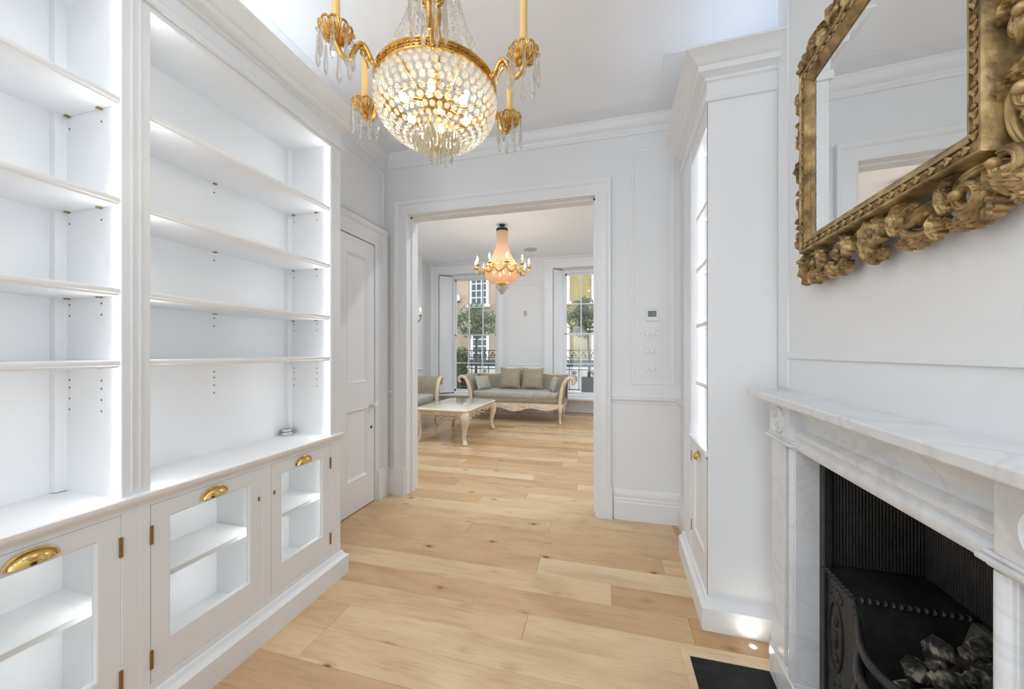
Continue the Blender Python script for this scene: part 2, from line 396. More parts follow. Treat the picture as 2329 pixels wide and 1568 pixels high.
struct('wall_back', MB().box(-2.1,BW[0],-4.4,-4.2,0,CEIL).box(BW[1],1.0,-4.4,-4.2,0,CEIL).box(BW[0],BW[1],-4.4,-4.2,0,BW[2]).box(BW[0],BW[1],-4.4,-4.2,BW[3],CEIL),
       M['wall'], 'white wall behind the viewer with the added window', 'wall')
# walls of the far room
struct('wall_beyond_left', MB().box(-3.95,-3.80,2.95,7.6,0,CEIL2).box(-3.80,-3.56,4.2,6.55,0,CEIL2), M['wall'], 'white sitting room side wall carrying the candle sconce', 'wall')
struct('wall_beyond_right', MB().box(1.35,1.5,2.95,7.6,0,CEIL2), M['wall'], 'white sitting room side wall hidden behind the right jamb', 'wall')
WIN = [(-3.52,-2.16,-3.25,-2.28), (-1.02,0.34,-0.805,0.165)]      # inner opening, sash
WH, WS0, WS1 = 2.91, 0.36, 2.845
WY0, WY1 = 7.20, 7.62
m = MB(); xs = [-4.0] + [q for w in WIN for q in (w[0], w[1])] + [1.6]
for i in (0, 2, 4): m.box(xs[i], xs[i+1], WY0, WY1, 0, CEIL2)
for w in WIN: m.box(w[0], w[1], WY0, WY1, WH, CEIL2).box(w[0], w[1], WY0+0.22, WY1, 0, 0.30).box(w[0], w[2]-0.05, WY0+0.24, WY1, 0, WH).box(w[3]+0.05, w[1], WY0+0.24, WY1, 0, WH)
struct('wall_window', m, M['wall'], 'white wall between and around the two tall sash windows', 'wall')

# mouldings
CROWN = [(0,2.825),(0.010,2.828),(0.012,2.842),(0.020,2.850),(0.024,2.862),(0.040,2.872),(0.052,2.892),(0.060,2.915),(0.072,2.924),(0.074,2.932),(0.185,2.934),(0.195,2.9395),(0,2.9395)]
trim(MB().sweep(CROWN, [(0.52,2.21,0),(0.52,2.79,0),(-1.86,2.79,0),(-1.86,-4.2,0)]), 'moulded white cornice running under the ceiling', sm=35)
BASE = [(0,0),(0.024,0),(0.024,0.128),(0.018,0.136),(0.021,0.150),(0.014,0.162),(0.018,0.182),(0.009,0.212),(0,0.222)]
struct('baseboard_far', MB().sweep(BASE, [(0.52,2.40,0),(0.52,2.79,0),(0.06,2.79,0)]), M['joinery'], 'tall moulded white skirting between the opening and the right bookcase', 'baseboard', 35)
struct('baseboard_left', MB().sweep(BASE, [(-1.79,2.79,0),(-1.86,2.79,0)]), M['joinery'], 'short white skirting between the door and the opening', 'baseboard', 35)
struct('baseboard_right', MB().sweep(BASE, [(0,-5.9,0),(0,-1.2,0)]).xf(KM), M['joinery'], 'white skirting on the chimney wall towards the viewer', 'baseboard', 35)
RAIL = [(0,0.853),(0.012,0.856),(0.014,0.868),(0.026,0.880),(0.031,0.888),(0.031,0.896),(0,0.902)]
trim(MB().sweep(RAIL, [(0.52,2.40,0),(0.52,2.79,0),(0.05,2.79,0)]), 'white dado rail right of the opening, turning the corner', sm=30)
trim(MB().sweep(RAIL, [(-1.77,2.79,0),(-1.86,2.79,0)]), 'short piece of white dado rail left of the opening', sm=30)
ARCH = [(0,0),(0,0.014),(0.010,0.018),(0.022,0.014),(0.078,0.016),(0.084,0.024),(0.098,0.034),(0.112,0.036),(0.116,0.030),(0.116,0)]
trim(MB().sweep(ARCH, [(OX0,2.79,0),(OX0,2.79,OZ),(OX1,2.79,OZ),(OX1,2.79,0)], (0,-1,0)).box(OX0-0.125,OX0-0.012,2.752,2.79,0,0.24).box(OX1+0.012,OX1+0.125,2.752,2.79,0,0.24),
     'broad moulded white architrave framing the wide opening', sm=30)
trim(MB().sweep(ARCH, [(OX1,2.95,0),(OX1,2.95,OZ),(OX0,2.95,OZ),(OX0,2.95,0)], (0,1,0)), 'white architrave on the sitting room side of the opening', sm=30)
m = MB()
for a, b in ((2.845,2.895),):
    m.box(OX0,OX0+0.014,a,b,0,OZ).box(OX1-0.014,OX1,a,b,0,OZ).box(OX0,OX1,a,b,OZ-0.014,OZ)
trim(m, 'thin white stop bead lining the jambs of the opening')
PAN = [(0,0),(0,0.006),(0.006,0.011),(0.014,0.008),(0.020,0.012),(0.026,0.004),(0.026,0)]
trim(MB().sweep([(a,b*0.5) for a,b in PAN], [(0.205,2.79,1.02),(0.205,2.79,2.70),(0.455,2.79,2.70),(0.455,2.79,1.02)], (0,-1,0), True), 'raised white wall panel moulding around the thermostat and switches', sm=30)
trim(MB().sweep(PAN, [(-1.86,2.745,2.30),(-1.86,2.745,2.775),(-1.86,1.6,2.775),(-1.86,1.6,2.30)], (1,0,0), True), 'white panel moulding above the panelled door', sm=30)
trim(MB().box(-0.006,0,-5.9,-0.02,1.209,1.232).box(-0.006,0,-0.03,0.06,1.09,CEIL).xf(KM), 'faint flat white band on the chimney wall above the mantelshelf')
trim(MB().sweep(CROWN, [(0,-5.9,0),(0,0.06,0)]).xf(KM), 'white cornice above the mirror', sm=35)

# panelled door in the left wall
door = sroot('door_1', 'white four panel door with a round knob, half behind the bookcase', 'door', (-1.862, 0, 0))
core = MB().box(-0.04,-0.006,1.845,2.605,0.008,2.115); core.build('door_core', M['joinery'], door)
fm = MB()
for a, b in ((1.845,1.925),(2.165,2.275),(2.525,2.605)): fm.box(-0.006,0.006,a,b,0.008,2.115)
for a, b in ((0.008,0.245),(0.790,0.990),(1.990,2.115)):
    for c, d in ((1.925,2.165),(2.275,2.525)): fm.box(-0.006,0.006,c,d,a,b)
fm.build('door_frame', M['joinery'], door)
DP = [(0,-0.006),(0,0.006),(0.006,0.009),(0.012,0.004),(0.022,-0.002),(0.026,-0.006)]
for ya, yb in ((1.925,2.165),(2.275,2.525)):
    for za, zb in ((0.245,0.790),(0.990,1.990)):
        MB().sweep(DP, [(0,yb,za),(0,yb,zb),(0,ya,zb),(0,ya,za)], (1,0,0), True).build('panel_moulding', M['joinery'], door, 30)
kb = MB().lathe([(0.026,0),(0.026,0.004),(0.012,0.008),(0.010,0.022),(0.020,0.030),(0.027,0.042),(0.025,0.054),(0.012,0.062),(0,0.063)], 20, (0.006,2.566,0.800), Matrix.Rotation(R(90),4,'Y'))
kb.build('door_knob', M['plastic'], door, 40)
MB().lathe([(0.011,0),(0.011,0.004),(0.0,0.004)], 14, (0.006,2.566,0.620), Matrix.Rotation(R(90),4,'Y')).build('keyhole_cover', M['iron'], door, 40)
trim(MB().sweep([(a*1.35,b) for a,b in ARCH], [(-1.86,1.84,0),(-1.86,1.84,2.120),(-1.86,2.61,2.120),(-1.86,2.61,0)], (1,0,0)).box(-1.86,-1.818,2.625,2.775,0,0.24), 'moulded white architrave around the panelled door', sm=30)

# unseen window behind the viewer, added to let in the fill light
gw = sroot('window_3', 'tall white window added behind the viewer to brighten the near room', 'window')
x0, x1, z0, z1 = BW
MB().box(x0,x0+.05,-4.33,-4.27,z0,z1).box(x1-.05,x1,-4.33,-4.27,z0,z1).box(x0,x1,-4.33,-4.27,z0,z0+.06).box(x0,x1,-4.33,-4.27,z1-.06,z1).build('window_frame', M['joinery'], gw)
gb = MB()
for i in (1,2): xx = x0+(x1-x0)*i/3; gb.box(xx-.012,xx+.012,-4.315,-4.285,z0,z1)
for i in (1,2,3): zz = z0+(z1-z0)*i/4; gb.box(x0,x1,-4.315,-4.285,zz-.012,zz+.012)
gb.build('glazing_bars', M['joinery'], gw)
MB().box(x0+.05,x1-.05,-4.302,-4.298,z0+.06,z1-.06).build('pane', M['glass'], gw)

# the two sash windows of the far room, with folded shutters
for wi, (ax, bx, sx0, sx1) in enumerate(WIN):
    w = sroot('window_%d' % (wi+1), ['tall white six over six sash window behind the sofa\'s left arm','tall white six over six sash window at the right jamb of the opening'][wi], 'window')
    gy = 7.47
    MB().box(sx0-0.06,sx0,gy-0.05,gy+0.09,0.30,WH).box(sx1,sx1+0.06,gy-0.05,gy+0.09,0.30,WH).box(sx0,sx1,gy-0.05,gy+0.09,WS1,WH).build('window_frame', M['joinery'], w, bevel=0.003)
    MB().box(ax-0.0,bx,gy-0.30,gy-0.05,0.28,0.315).box(ax,bx,gy-0.05,gy+0.14,0.30,WS0-0.02).build('window_sill', M['joinery'], w, bevel=0.004)
    zm = (WS0+WS1)/2
    pw = (sx1-sx0)/3
    for si, (za, zb, yy) in enumerate(((WS0,zm+0.012,gy),(zm-0.012,WS1,gy+0.04))):
        fr = MB(); t = 0.028
        fr.box(sx0,sx0+t,yy-0.018,yy+0.018,za,zb).box(sx1-t,sx1,yy-0.018,yy+0.018,za,zb).box(sx0,sx1,yy-0.018,yy+0.018,za,za+(0.05 if si==0 else 0.024)).box(sx0,sx1,yy-0.018,yy+0.018,zb-(0.024 if si==0 else 0.035),zb)
        sash = fr.build('sash', M['joinery'], w)
        for q in (1,2): MB().box(sx0+pw*q-0.010,sx0+pw*q+0.010,yy-0.014,yy+0.014,za,zb).build('glazing_bar', M['joinery'], sash)
        zc = (za+zb)/2; MB().box(sx0,sx1,yy-0.013,yy+0.013,zc-0.010,zc+0.010).build('glazing_bar', M['joinery'], sash)
        for q in range(3):
            for zz0, zz1 in ((za,zc),(zc,zb)):
                MB().box(sx0+pw*q+0.008,sx0+pw*(q+1)-0.008,yy-0.0015,yy+0.0015,zz0+0.008,zz1-0.008).build('pane', M['glass'], sash)
    # shutters folded back against the splayed reveals
    for sd in (0, 1):
        xa, xb = (ax, sx0-0.06) if sd == 0 else (bx, sx1+0.06)
        p0 = Vector((xa, WY0+0.005, 0)); p1 = Vector((xb, gy-0.05, 0)); d = (p1-p0); Lh = d.length; d.normalize(); nn = Vector((0,0,1)).cross(d)*(-1 if sd == 0 else 1)
        MM = Matrix(((d.x,nn.x,0,p0.x),(d.y,nn.y,0,p0.y),(0,0,1,0),(0,0,0,1)))
        sh = MB().box(0.012,Lh,0.0,0.03,0.34,WH-0.02).xf(MM).build('shutter', M['joinery'], w)
        for za, zb in ((0.42,0.98),(1.08,2.05),(2.15,2.82)):
            MB().box(0.055,Lh-0.04,0.03,0.036,za,zb).xf(MM).build('shutter_panel', M['joinery'], sh, bevel=0.006)
    # panelled apron under the sill and the inner architrave
    MB().box(ax,bx,WY0+0.20,WY0+0.23,0,0.29).build('window_apron', M['wall'], w)
    trim(MB().sweep([(a*1.5,b) for a,b in ARCH], [(ax,WY0,0),(ax,WY0,WH),(bx,WY0,WH),(bx,WY0,0)], (0,-1,0)), ['white architrave around the left sash window','white architrave around the right sash window'][wi], sm=30)
struct('baseboard_window', MB().sweep(BASE, [(-1.20,7.2,0),(-1.98,7.2,0)]), M['joinery'], 'white skirting behind the sofa between the sash windows', 'baseboard', 35)
trim(MB().sweep(RAIL, [(-1.22,7.2,0),(-1.97,7.2,0)]), 'white dado rail behind the sofa back', sm=30)
trim(MB().sweep(PAN, [(-1.93,7.2,0.98),(-1.93,7.2,2.6),(-1.27,7.2,2.6),(-1.27,7.2,0.98)], (0,-1,0), True), 'white wall panel moulding between the sash windows', sm=30)
trim(MB().sweep(RAIL, [(-3.56,6.55,0),(-3.56,4.2,0)]), 'white dado rail below the candle sconce', sm=30)

# ================================================================== BUILT-IN BOOKCASES
CORN = [(0,2.355),(0.010,2.357),(0.015,2.368),(0.010,2.380),(0.013,2.388),(0.004,2.394),(0.004,2.440),(0.013,2.446),(0.016,2.456),(0.026,2.462),(0.044,2.470),(0.048,2.480),(0.048,2.492),(0.058,2.496),(0.066,2.504),(0.080,2.522),(0.098,2.532),(0.104,2.535),(0.104,2.545),(0,2.545)]
PLIN = [(0,0),(0.030,0),(0.030,0.098),(0.025,0.104),(0.018,0.108),(0.012,0.118),(0.008,0.130),(0,0.132)]
def cup_pull(parent, at, out, along, name='cup_handle', w=0.043, h=0.030, d=0.024):
    out = Vector(out); along = Vector(along); up = Vector((0,0,1)); at = Vector(at)
    m = MB()
    def q(i, j, s=1.0):
        a = math.pi*i; b = math.pi/2*j
        return at + along*(w*s*math.cos(a)*math.cos(b)) + up*(h*s*math.sin(a)*math.cos(b)) + out*(d*s*math.sin(b)+0.001)
    m.grid(lambda i, j: q(i, j), 18, 7); m.grid(lambda i, j: q(i, j, 0.93), 18, 7)
    m.grid(lambda i, j: at + along*((w+0.006*j)*math.cos(math.pi*i)) + up*((h+0.006*j)*math.sin(math.pi*i)) + out*(0.003*(1-j)+0.0008), 18, 2)
    m.tube([at + along*(w*1.1*math.cos(math.pi*i/18)) + up*(h*1.12*math.sin(math.pi*i/18)) + out*0.002 for i in range(19)], 0.0028, 6)
    return m.build(name, M['brass'], parent, 50)

def bay(label, y0, y1, yi0, yi1, mull, front=-1.425, stile0=True):
    t = thing('bookcase', label, 'bookcase', (front, y0, 0))
    def B(*a): return MB().box(a[0]-front, a[1]-front, a[2]-y0, a[3]-y0, a[4], a[5])
    bk = -1.700
    B(-1.72,bk,y0,y1,0.13,2.37).build('back_panel', M['shelf'], t)
    B(-1.72,-1.4365,yi1,y1,0.13,2.37).build('side_panel', M['shelf'], t)
    B(-1.72,-1.4365,y0,yi0,0.13,2.37).build('side_panel', M['shelf'], t)
    B(bk,-1.4365,yi0,yi1,2.345,2.37).build('top_panel', M['shelf'], t)
    B(bk,-1.4365,yi0,yi1,0.135,0.152).build('bottom_panel', M['shelf'], t)
    B(bk,bk+0.022,yi1-0.026,yi1,0.79,2.345).build('corner_post', M['shelf'], t)
    # face frame
    def stile(a, b):
        s = B(front-0.012,front,a,b,0.13,2.365); z = (a+b)/2
        for e in ((b-a-0.014,) if a < 1.0 and b < 0.81 else (0.006,)): s.box(0,0.002,a+e-y0,a+e+0.008-y0,0.80,2.365)
        s.build('stile', M['joinery'], t, bevel=0.0012)
    stile(yi1, y1)
    if stile0: stile(y0, yi0)
    B(front-0.012,front,yi0,yi1,2.335,2.365).build('top_rail', M['joinery'], t, bevel=0.001)
    B(front-0.012,front,yi0,yi1,0.130,0.158).build('bottom_rail', M['joinery'], t, bevel=0.001)
    B(front-0.012,front,yi0,yi1,0.738,0.752).build('upper_rail', M['joinery'], t)
    B(front-0.012,front,mull-0.021,mull+0.021,0.158,0.738).build('mullion', M['joinery'], t, bevel=0.001)
    B(bk,front-0.012,mull-0.009,mull+0.009,0.152,0.752).build('divider', M['shelf'], t)
    # shelves with a moulded nosing
    NOSE = [(0,0),(0,-0.022),(0.003,-0.0225),(0.004,-0.017),(0.008,-0.014),(0.0095,-0.007),(0.008,-0.001),(0.004,0)]
    for z in (2.012,1.705,1.428,1.208):
        sh = B(bk,front-0.014,yi0+0.001,yi1-0.001,z-0.022,z)
        sh.sweep([(a,b+z) for a,b in NOSE], [(-0.014,yi1-0.001-y0,0),(-0.014,yi0+0.001-y0,0)])
        sh.build('shelf', M['shelf'], t, 30)
        pins = [(bk+0.0,(yi0+yi1)/2,'x'),(-1.665,yi1,'y'),(-1.515,yi1,'y'),(-1.665,yi0,'z'),(-1.515,yi0,'z')]
        for px, py, ax in pins:
            p = MB()
            if ax == 'x': p.box(px-front,px-front+0.012,py-0.006-y0,py+0.006-y0,z-0.026,z-0.022)
            else:
                s = -1 if ax == 'y' else 1
                a, b = sorted((py, py+s*0.011)); p.box(px-0.006-front,px+0.006-front,a-y0,b-y0,z-0.026,z-0.022)
            p.build('shelf_pin', M['hinge'], t)
    hm = MB()
    for z in (1.95,1.645,1.385,1.350,1.145,1.120,1.085,1.050):
        for px in (-1.665,-1.515):
            hm.lathe([(0.0032,0),(0,0.0008)], 8, (px-front,yi1-0.0002-y0,z), Matrix.Rotation(R(90),4,'X'))
        hm.lathe([(0.0032,0),(0,0.0008)], 8, (bk+0.0002-front,(yi0+yi1)/2-y0,z), Matrix.Rotation(R(90),4,'Y'))
    hm.build('pin_holes', M['hole'], t, stuff=True)
    # vertical led strips just behind the stiles, above and below the worktop
    B(-1.452,-1.441,yi1-0.003,yi1,0.79,2.34).build('led_strip', M['led'], t)
    B(-1.452,-1.441,yi0,yi0+0.003,0.79,2.34).build('led_strip', M['led'], t)
    B(-1.80,-1.56,y0+0.03,y1-0.03,2.4005,2.406).build('led_strip', M['led_cove'], t)
    # cupboards: inner shelf, framed glass doors
    for (da, db, hinge_far) in ((yi0, mull-0.021, False), (mull+0.021, yi1, True)):
        B(bk,front-0.05,da,db,0.452,0.470).build('cupboard_shelf', M['shelf'], t)
        if hinge_far: B(-1.470,-1.455,db-0.003,db,0.16,0.735).build('led_strip', M['led_cup'], t)
        else: B(-1.470,-1.455,db+0.009,db+0.012,0.16,0.735).build('led_strip', M['led_cup'], t)
        g = 0.0018; a, b = da+g, db-g; z0, z1 = 0.160, 0.7365; sw = 0.050
        d = B(front-0.020,front-0.001,a,a+sw,z0,z1).box(-0.020,-0.001,b-sw-y0,b-y0,z0,z1).box(-0.020,-0.001,a+sw-y0,b-sw-y0,z0,z0+0.112).box(-0.020,-0.001,a+sw-y0,b-sw-y0,z1-0.052,z1)
        d.sweep([(0,-0.016),(0,-0.001),(0.004,-0.003),(0.006,-0.010),(0.006,-0.016)], [(0,b-sw-y0,z0+0.112),(0,b-sw-y0,z1-0.052),(0,a+sw-y0,z1-0.052),(0,a+sw-y0,z0+0.112)], (1,0,0), True)
        d = d.build('cupboard_door', M['joinery'], t)
        B(front-0.0125,front-0.0105,a+sw-0.004,b-sw+0.004,z0+0.108,z1-0.048).build('glass_pane', M['glass'], d)
        cup_pull(d, (0,(a+b)/2-y0,z1-0.042), (1,0,0), (0,1,0))
        hy = b-0.004 if hinge_far else a-0.0035
        for hz in (0.235, 0.640):
            B(front-0.004,front+0.0035,hy,hy+0.008,hz-0.030,hz+0.030).build('hinge', M['hinge'], d)
        ly = a+0.010 if hinge_far else b-0.018
        B(front-0.002,front+0.001,ly,ly+0.008,0.600,0.618).build('latch', M['hinge'], d)
    return t
bay('white built-in bookcase bay next to the panelled door', 0.80, 1.70, 0.836, 1.626, 1.250)
bay('white built-in bookcase bay nearest the viewer at the left edge', -0.10, 0.80, -0.030, 0.764, 0.386)
wt = MB().box(-1.70,-1.416,-0.10,1.704,0.765,0.787)
wt.sweep([(0,0),(0,-0.022),(0.003,-0.024),(0.006,-0.020),(0.010,-0.012),(0.010,-0.003),(0.007,0)], [(-1.416,1.704,0.787),(-1.416,-0.10,0.787)])
wt.sweep([(0,0),(0.007,0),(0.006,-0.006),(0.001,-0.014),(0,-0.014)], [(-1.425,1.704,0.765),(-1.425,-0.10,0.765)])
tag(wt.build('worktop', M['shelf'], None, 30), 'long white worktop ledge between the bookcase shelves and glass cupboards', 'worktop')
trim(MB().sweep(CORN, [(-1.86,1.70,0),(-1.425,1.70,0),(-1.425,-0.10,0)]).box(-1.87,-1.425,-0.10,1.70,2.371,2.40), 'deep moulded white cornice crowning the left bookcases', sm=30)
trim(MB().sweep(PLIN, [(-1.86,1.70,0),(-1.425,1.70,0),(-1.425,-0.10,0)]), 'white plinth board along the foot of the left bookcases', sm=30)
trim(MB().box(-1.87,-1.722,1.66,1.70,0,2.37).box(-1.87,-1.722,-0.10,-0.06,0,2.37), 'white end panels closing the left bookcases to the wall')

# small chrome tin left on the worktop
tin = thing('tin', 'small chrome tin standing on the worktop near the panelled door', 'tin', (-1.662,1.578,0.787))
MB().lathe([(0.0255,0),(0.0268,0.0015),(0.0268,0.018),(0.0255,0.019)], 28).build('tin_body', M['chrome'], tin, 40)
MB().lathe([(0.0262,0.0195),(0.0272,0.0205),(0.0272,0.029),(0.0245,0.031),(0,0.0315)], 28).build('tin_lid', M['chrome'], tin, 40)
MB().lathe([(0.0262,0.0178),(0.0275,0.0178),(0.0275,0.0212),(0.0262,0.0212),(0.0262,0.0178)], 28).build('tin_band', M['hole'], tin, 40)

# narrow bookcase in the alcove on the right
RM = (0.468, 2.415, 0); RA = R(-2.0)
rb = thing('bookcase', 'narrow white lit bookcase between the dado rail and the fireplace', 'bookcase', RM, RA)
def RB(*a): return MB().box(*a)
RN, RF, RD = -0.625, 0.0, 0.36      # near end, far end (local y), depth
yi0, yi1 = -0.605, -0.245
RB(RD-0.02,RD,RN,RF,0.10,2.40).build('back_panel', M['shelf'], rb)
RB(0.0,RD-0.02,RN,RN+0.018,0.0,2.40).build('end_panel', M['joinery'], rb)
RB(0.012,RD-0.02,yi1,yi1+0.018,0.13,2.40).build('side_panel', M['shelf'], rb)
RB(0.0,0.012,yi1,RF,0.13,2.40).box(-0.004,0,yi1+0.010,yi1+0.018,0.13,2.36).build('stile', M['joinery'], rb, bevel=0.001)
RB(0.0,0.012,RN+0.001,yi0,0.13,2.40).build('stile', M['joinery'], rb, bevel=0.001)
RB(0.0,0.012,yi0,yi1,2.262,2.40).build('top_rail', M['joinery'], rb)
RB(0.012,RD-0.02,yi0,yi1,2.30,2.32).build('top_panel', M['shelf'], rb)
RB(0.0,0.012,yi0,yi1,0.13,0.16).build('bottom_rail', M['joinery'], rb)
RB(-0.006,RD-0.02,yi0-0.012,yi1+0.012,0.758,0.785).sweep([(0,0),(0.008,-0.002),(0.007,-0.020),(0,-0.034)], [(-0.006,yi1+0.012,0.785),(-0.006,yi0-0.012,0.785)][::-1]).build('counter', M['joinery'], rb)
for z in (1.967,1.687,1.385,1.076):
    RB(0.022,RD-0.02,yi0,yi1,z-0.022,z).build('shelf', M['shelf'], rb, bevel=0.003)
    RB(0.075,0.090,yi1-0.012,yi1,z-0.0275,z-0.022).build('shelf_pin', M['hinge'], rb)
hm = MB()
for z in (1.93,1.652,1.352,1.105,1.040):
    hm.lathe([(0.0035,0),(0,0.0008)], 8, (0.082,yi1-0.0003,z), Matrix.Rotation(R(90),4,'X'))
hm.build('pin_holes', M['hole'], rb, stuff=True)
RB(0.044,0.056,yi1-0.003,yi1,0.79,2.29).build('led_strip', M['led_soft'], rb)
RB(0.044,0.056,yi0,yi0+0.003,0.79,2.29).build('led_strip', M['led_soft'], rb)
d = RB(0.001,0.020,yi0+0.002,yi0+0.055,0.162,0.742).box(0.001,0.020,yi1-0.055,yi1-0.002,0.162,0.742).box(0.001,0.020,yi0+0.055,yi1-0.055,0.162,0.290).box(0.001,0.020,yi0+0.055,yi1-0.055,0.680,0.742).box(0.010,0.018,yi0+0.05,yi1-0.05,0.28,0.69)
d.sweep([(0,0.001),(-0.004,0.004),(-0.010,0.010),(0,0.012)], [(0,yi0+0.055,0.290),(0,yi0+0.055,0.680),(0,yi1-0.055,0.680),(0,yi1-0.055,0.290)], (1,0,0), True)
d = d.build('cupboard_door', M['joinery'], rb)
cup_pull(d, (0.0,(yi0+yi1)/2,0.700), (-1,0,0), (0,1,0))
for hz in (0.285,0.665): RB(-0.003,0.004,yi1-0.003,yi1+0.005,hz-0.028,hz+0.028).build('hinge', M['hinge'], d)
MB().box(0.10,0.34,RN+0.04,-0.02,2.4205,2.426).build('led_strip', M['led_top'], rb)
RT = T(*RM, RA)
trim(MB().sweep(CORN, [(RD+0.02,RN,0),(0,RN,0),(0,0.06,0)]).xf(RT), 'deep moulded white cornice crowning the right bookcase', sm=30)
trim(MB().box(0,RD,RN,0.05,2.401,2.42).xf(RT), 'flat white top board closing the right bookcase')
trim(MB().sweep(PLIN, [(RD-0.06,RN,0),(0,RN,0),(0,0.0,0)]).xf(RT), 'white plinth board along the foot of the right bookcase', sm=30)

# ================================================================== FIREPLACE
FC = -0.650                                          # centre of the fireplace along the chimney wall
fp = thing('fireplace_surround', 'veined white marble fireplace surround with roundel corner blocks', 'fireplace', (0.711,1.70,0), KA)
for s in (1, -1):
    def bx(m, xa, xb, a, b, za, zb):
        ya, yb = sorted((FC+s*a, FC+s*b)); return m.box(xa, xb, ya, yb, za, zb)
    m = MB(); bx(m,-0.088,0,0.415,0.535,0.13,0.908); bx(m,-0.072,0,0.372,0.415,0.13,0.908); bx(m,-0.084,0,0.342,0.372,0.13,0.908)
    m.tube([(-0.084,FC+s*0.357,0.13),(-0.084,FC+s*0.357,0.908)], 0.013, 10)
    jamb = m.build('jamb', M['marble'], fp, 40, bevel=0.002)
    m = MB(); bx(m,-0.094,0,0.336,0.541,0,0.118); bx(m,-0.090,0,0.340,0.538,0.118,0.13)
    m.build('plinth_block', M['marble'], jamb, bevel=0.002)
    m = MB(); bx(m,-0.094,0,0.336,0.541,0.908,0.916); bx(m,-0.104,0,0.330,0.549,0.916,0.926); bx(m,-0.098,0,0.334,0.545,0.926,0.934)
    m.build('capital', M['marble'], jamb, bevel=0.003)
    m = MB(); bx(m,-0.096,0,0.352,0.531,0.934,1.046)
    blk = m.build('corner_block', M['marble'], fp, bevel=0.002)
    MB().lathe([(0.047,0),(0.047,0.006),(0.041,0.010),(0.037,0.004),(0.031,0.003),(0.028,0.008),(0.022,0.009),(0.019,0.003),(0.010,0.004),(0.006,0.011),(0,0.012)], 32, (-0.096,FC+s*0.4415,0.990), Matrix.Rotation(R(-90),4,'Y')).build('roundel', M['marble'], blk, 35)
FRZ = [(0,0.908),(0.082,0.908),(0.086,0.914),(0.086,0.928),(0.082,0.934),(0.074,0.938),(0.076,0.946),(0.084,0.954),(0.084,0.966),(0.076,0.972),(0.062,0.978),(0.056,0.992),(0.058,1.012),(0.066,1.030),(0.072,1.040),(0.072,1.046),(0,1.046)]
MB().sweep(FRZ, [(0,FC-0.352,0),(0,FC+0.352,0)]).build('frieze', M['marble'], fp, 40)
MB().sweep([(0,1.046),(0.100,1.046),(0.106,1.052),(0.106,1.058),(0,1.058)], [(0,FC-0.545,0),(0,FC+0.545,0)]).build('bed_moulding', M['marble'], fp, 30)
MB().box(-0.142,0,FC-0.642,FC+0.642,1.058,1.083).build('mantel_shelf', M['marble'], fp, bevel=0.004)

ig = thing('fire_grate', 'black cast iron hob grate with fluted cheeks inside the fireplace', 'fire grate', (0.711,1.70,0), KA)
HB = 0.548
def fluted(p0, p1, z0, z1, nrm, pitch=0.0085):
    p0 = Vector(p0); p1 = Vector(p1); L_ = (p1-p0).length; n = int(L_/pitch); d = (p1-p0)/n; nrm = Vector(nrm); m = MB()
    prof = []
    for i in range(n):
        for q, h in ((0.0,0),(0.25,0.0022),(0.5,0.0031),(0.75,0.0022)):
            prof.append(p0+d*(i+q)+nrm*h)
    prof.append(p1); k = len(prof)
    vs_ = [Vector((p.x,p.y,z0)) for p in prof]+[Vector((p.x,p.y,z1)) for p in prof]
    m.add(vs_, [(i,i+1,k+i+1,k+i) for i in range(k-1)]); return m
fluted((0.0,FC+0.335,0),(0.25,FC+0.345,0),HB,0.93,(0,-1,0)).box(0,0.26,FC+0.346,FC+0.356,0.3,0.935).build('fluted_cheek', M['iron'], ig, 60)
fluted((0.0,FC-0.335,0),(0.25,FC-0.345,0),HB,0.93,(0,1,0)).box(0,0.26,FC-0.356,FC-0.346,0.3,0.935).build('fluted_cheek', M['iron'], ig, 60)
fluted((0.25,FC-0.345,0),(0.25,FC+0.345,0),HB,0.93,(-1,0,0)).box(0.2535,0.27,FC-0.36,FC+0.36,0,0.935).build('fluted_back', M['iron'], ig, 60)
MB().box(-0.010,0.26,FC-0.36,FC+0.36,0.925,0.94).box(-0.018,0.0,FC-0.342,FC+0.342,0.885,0.93).build('lintel_plate', M['iron'], ig)
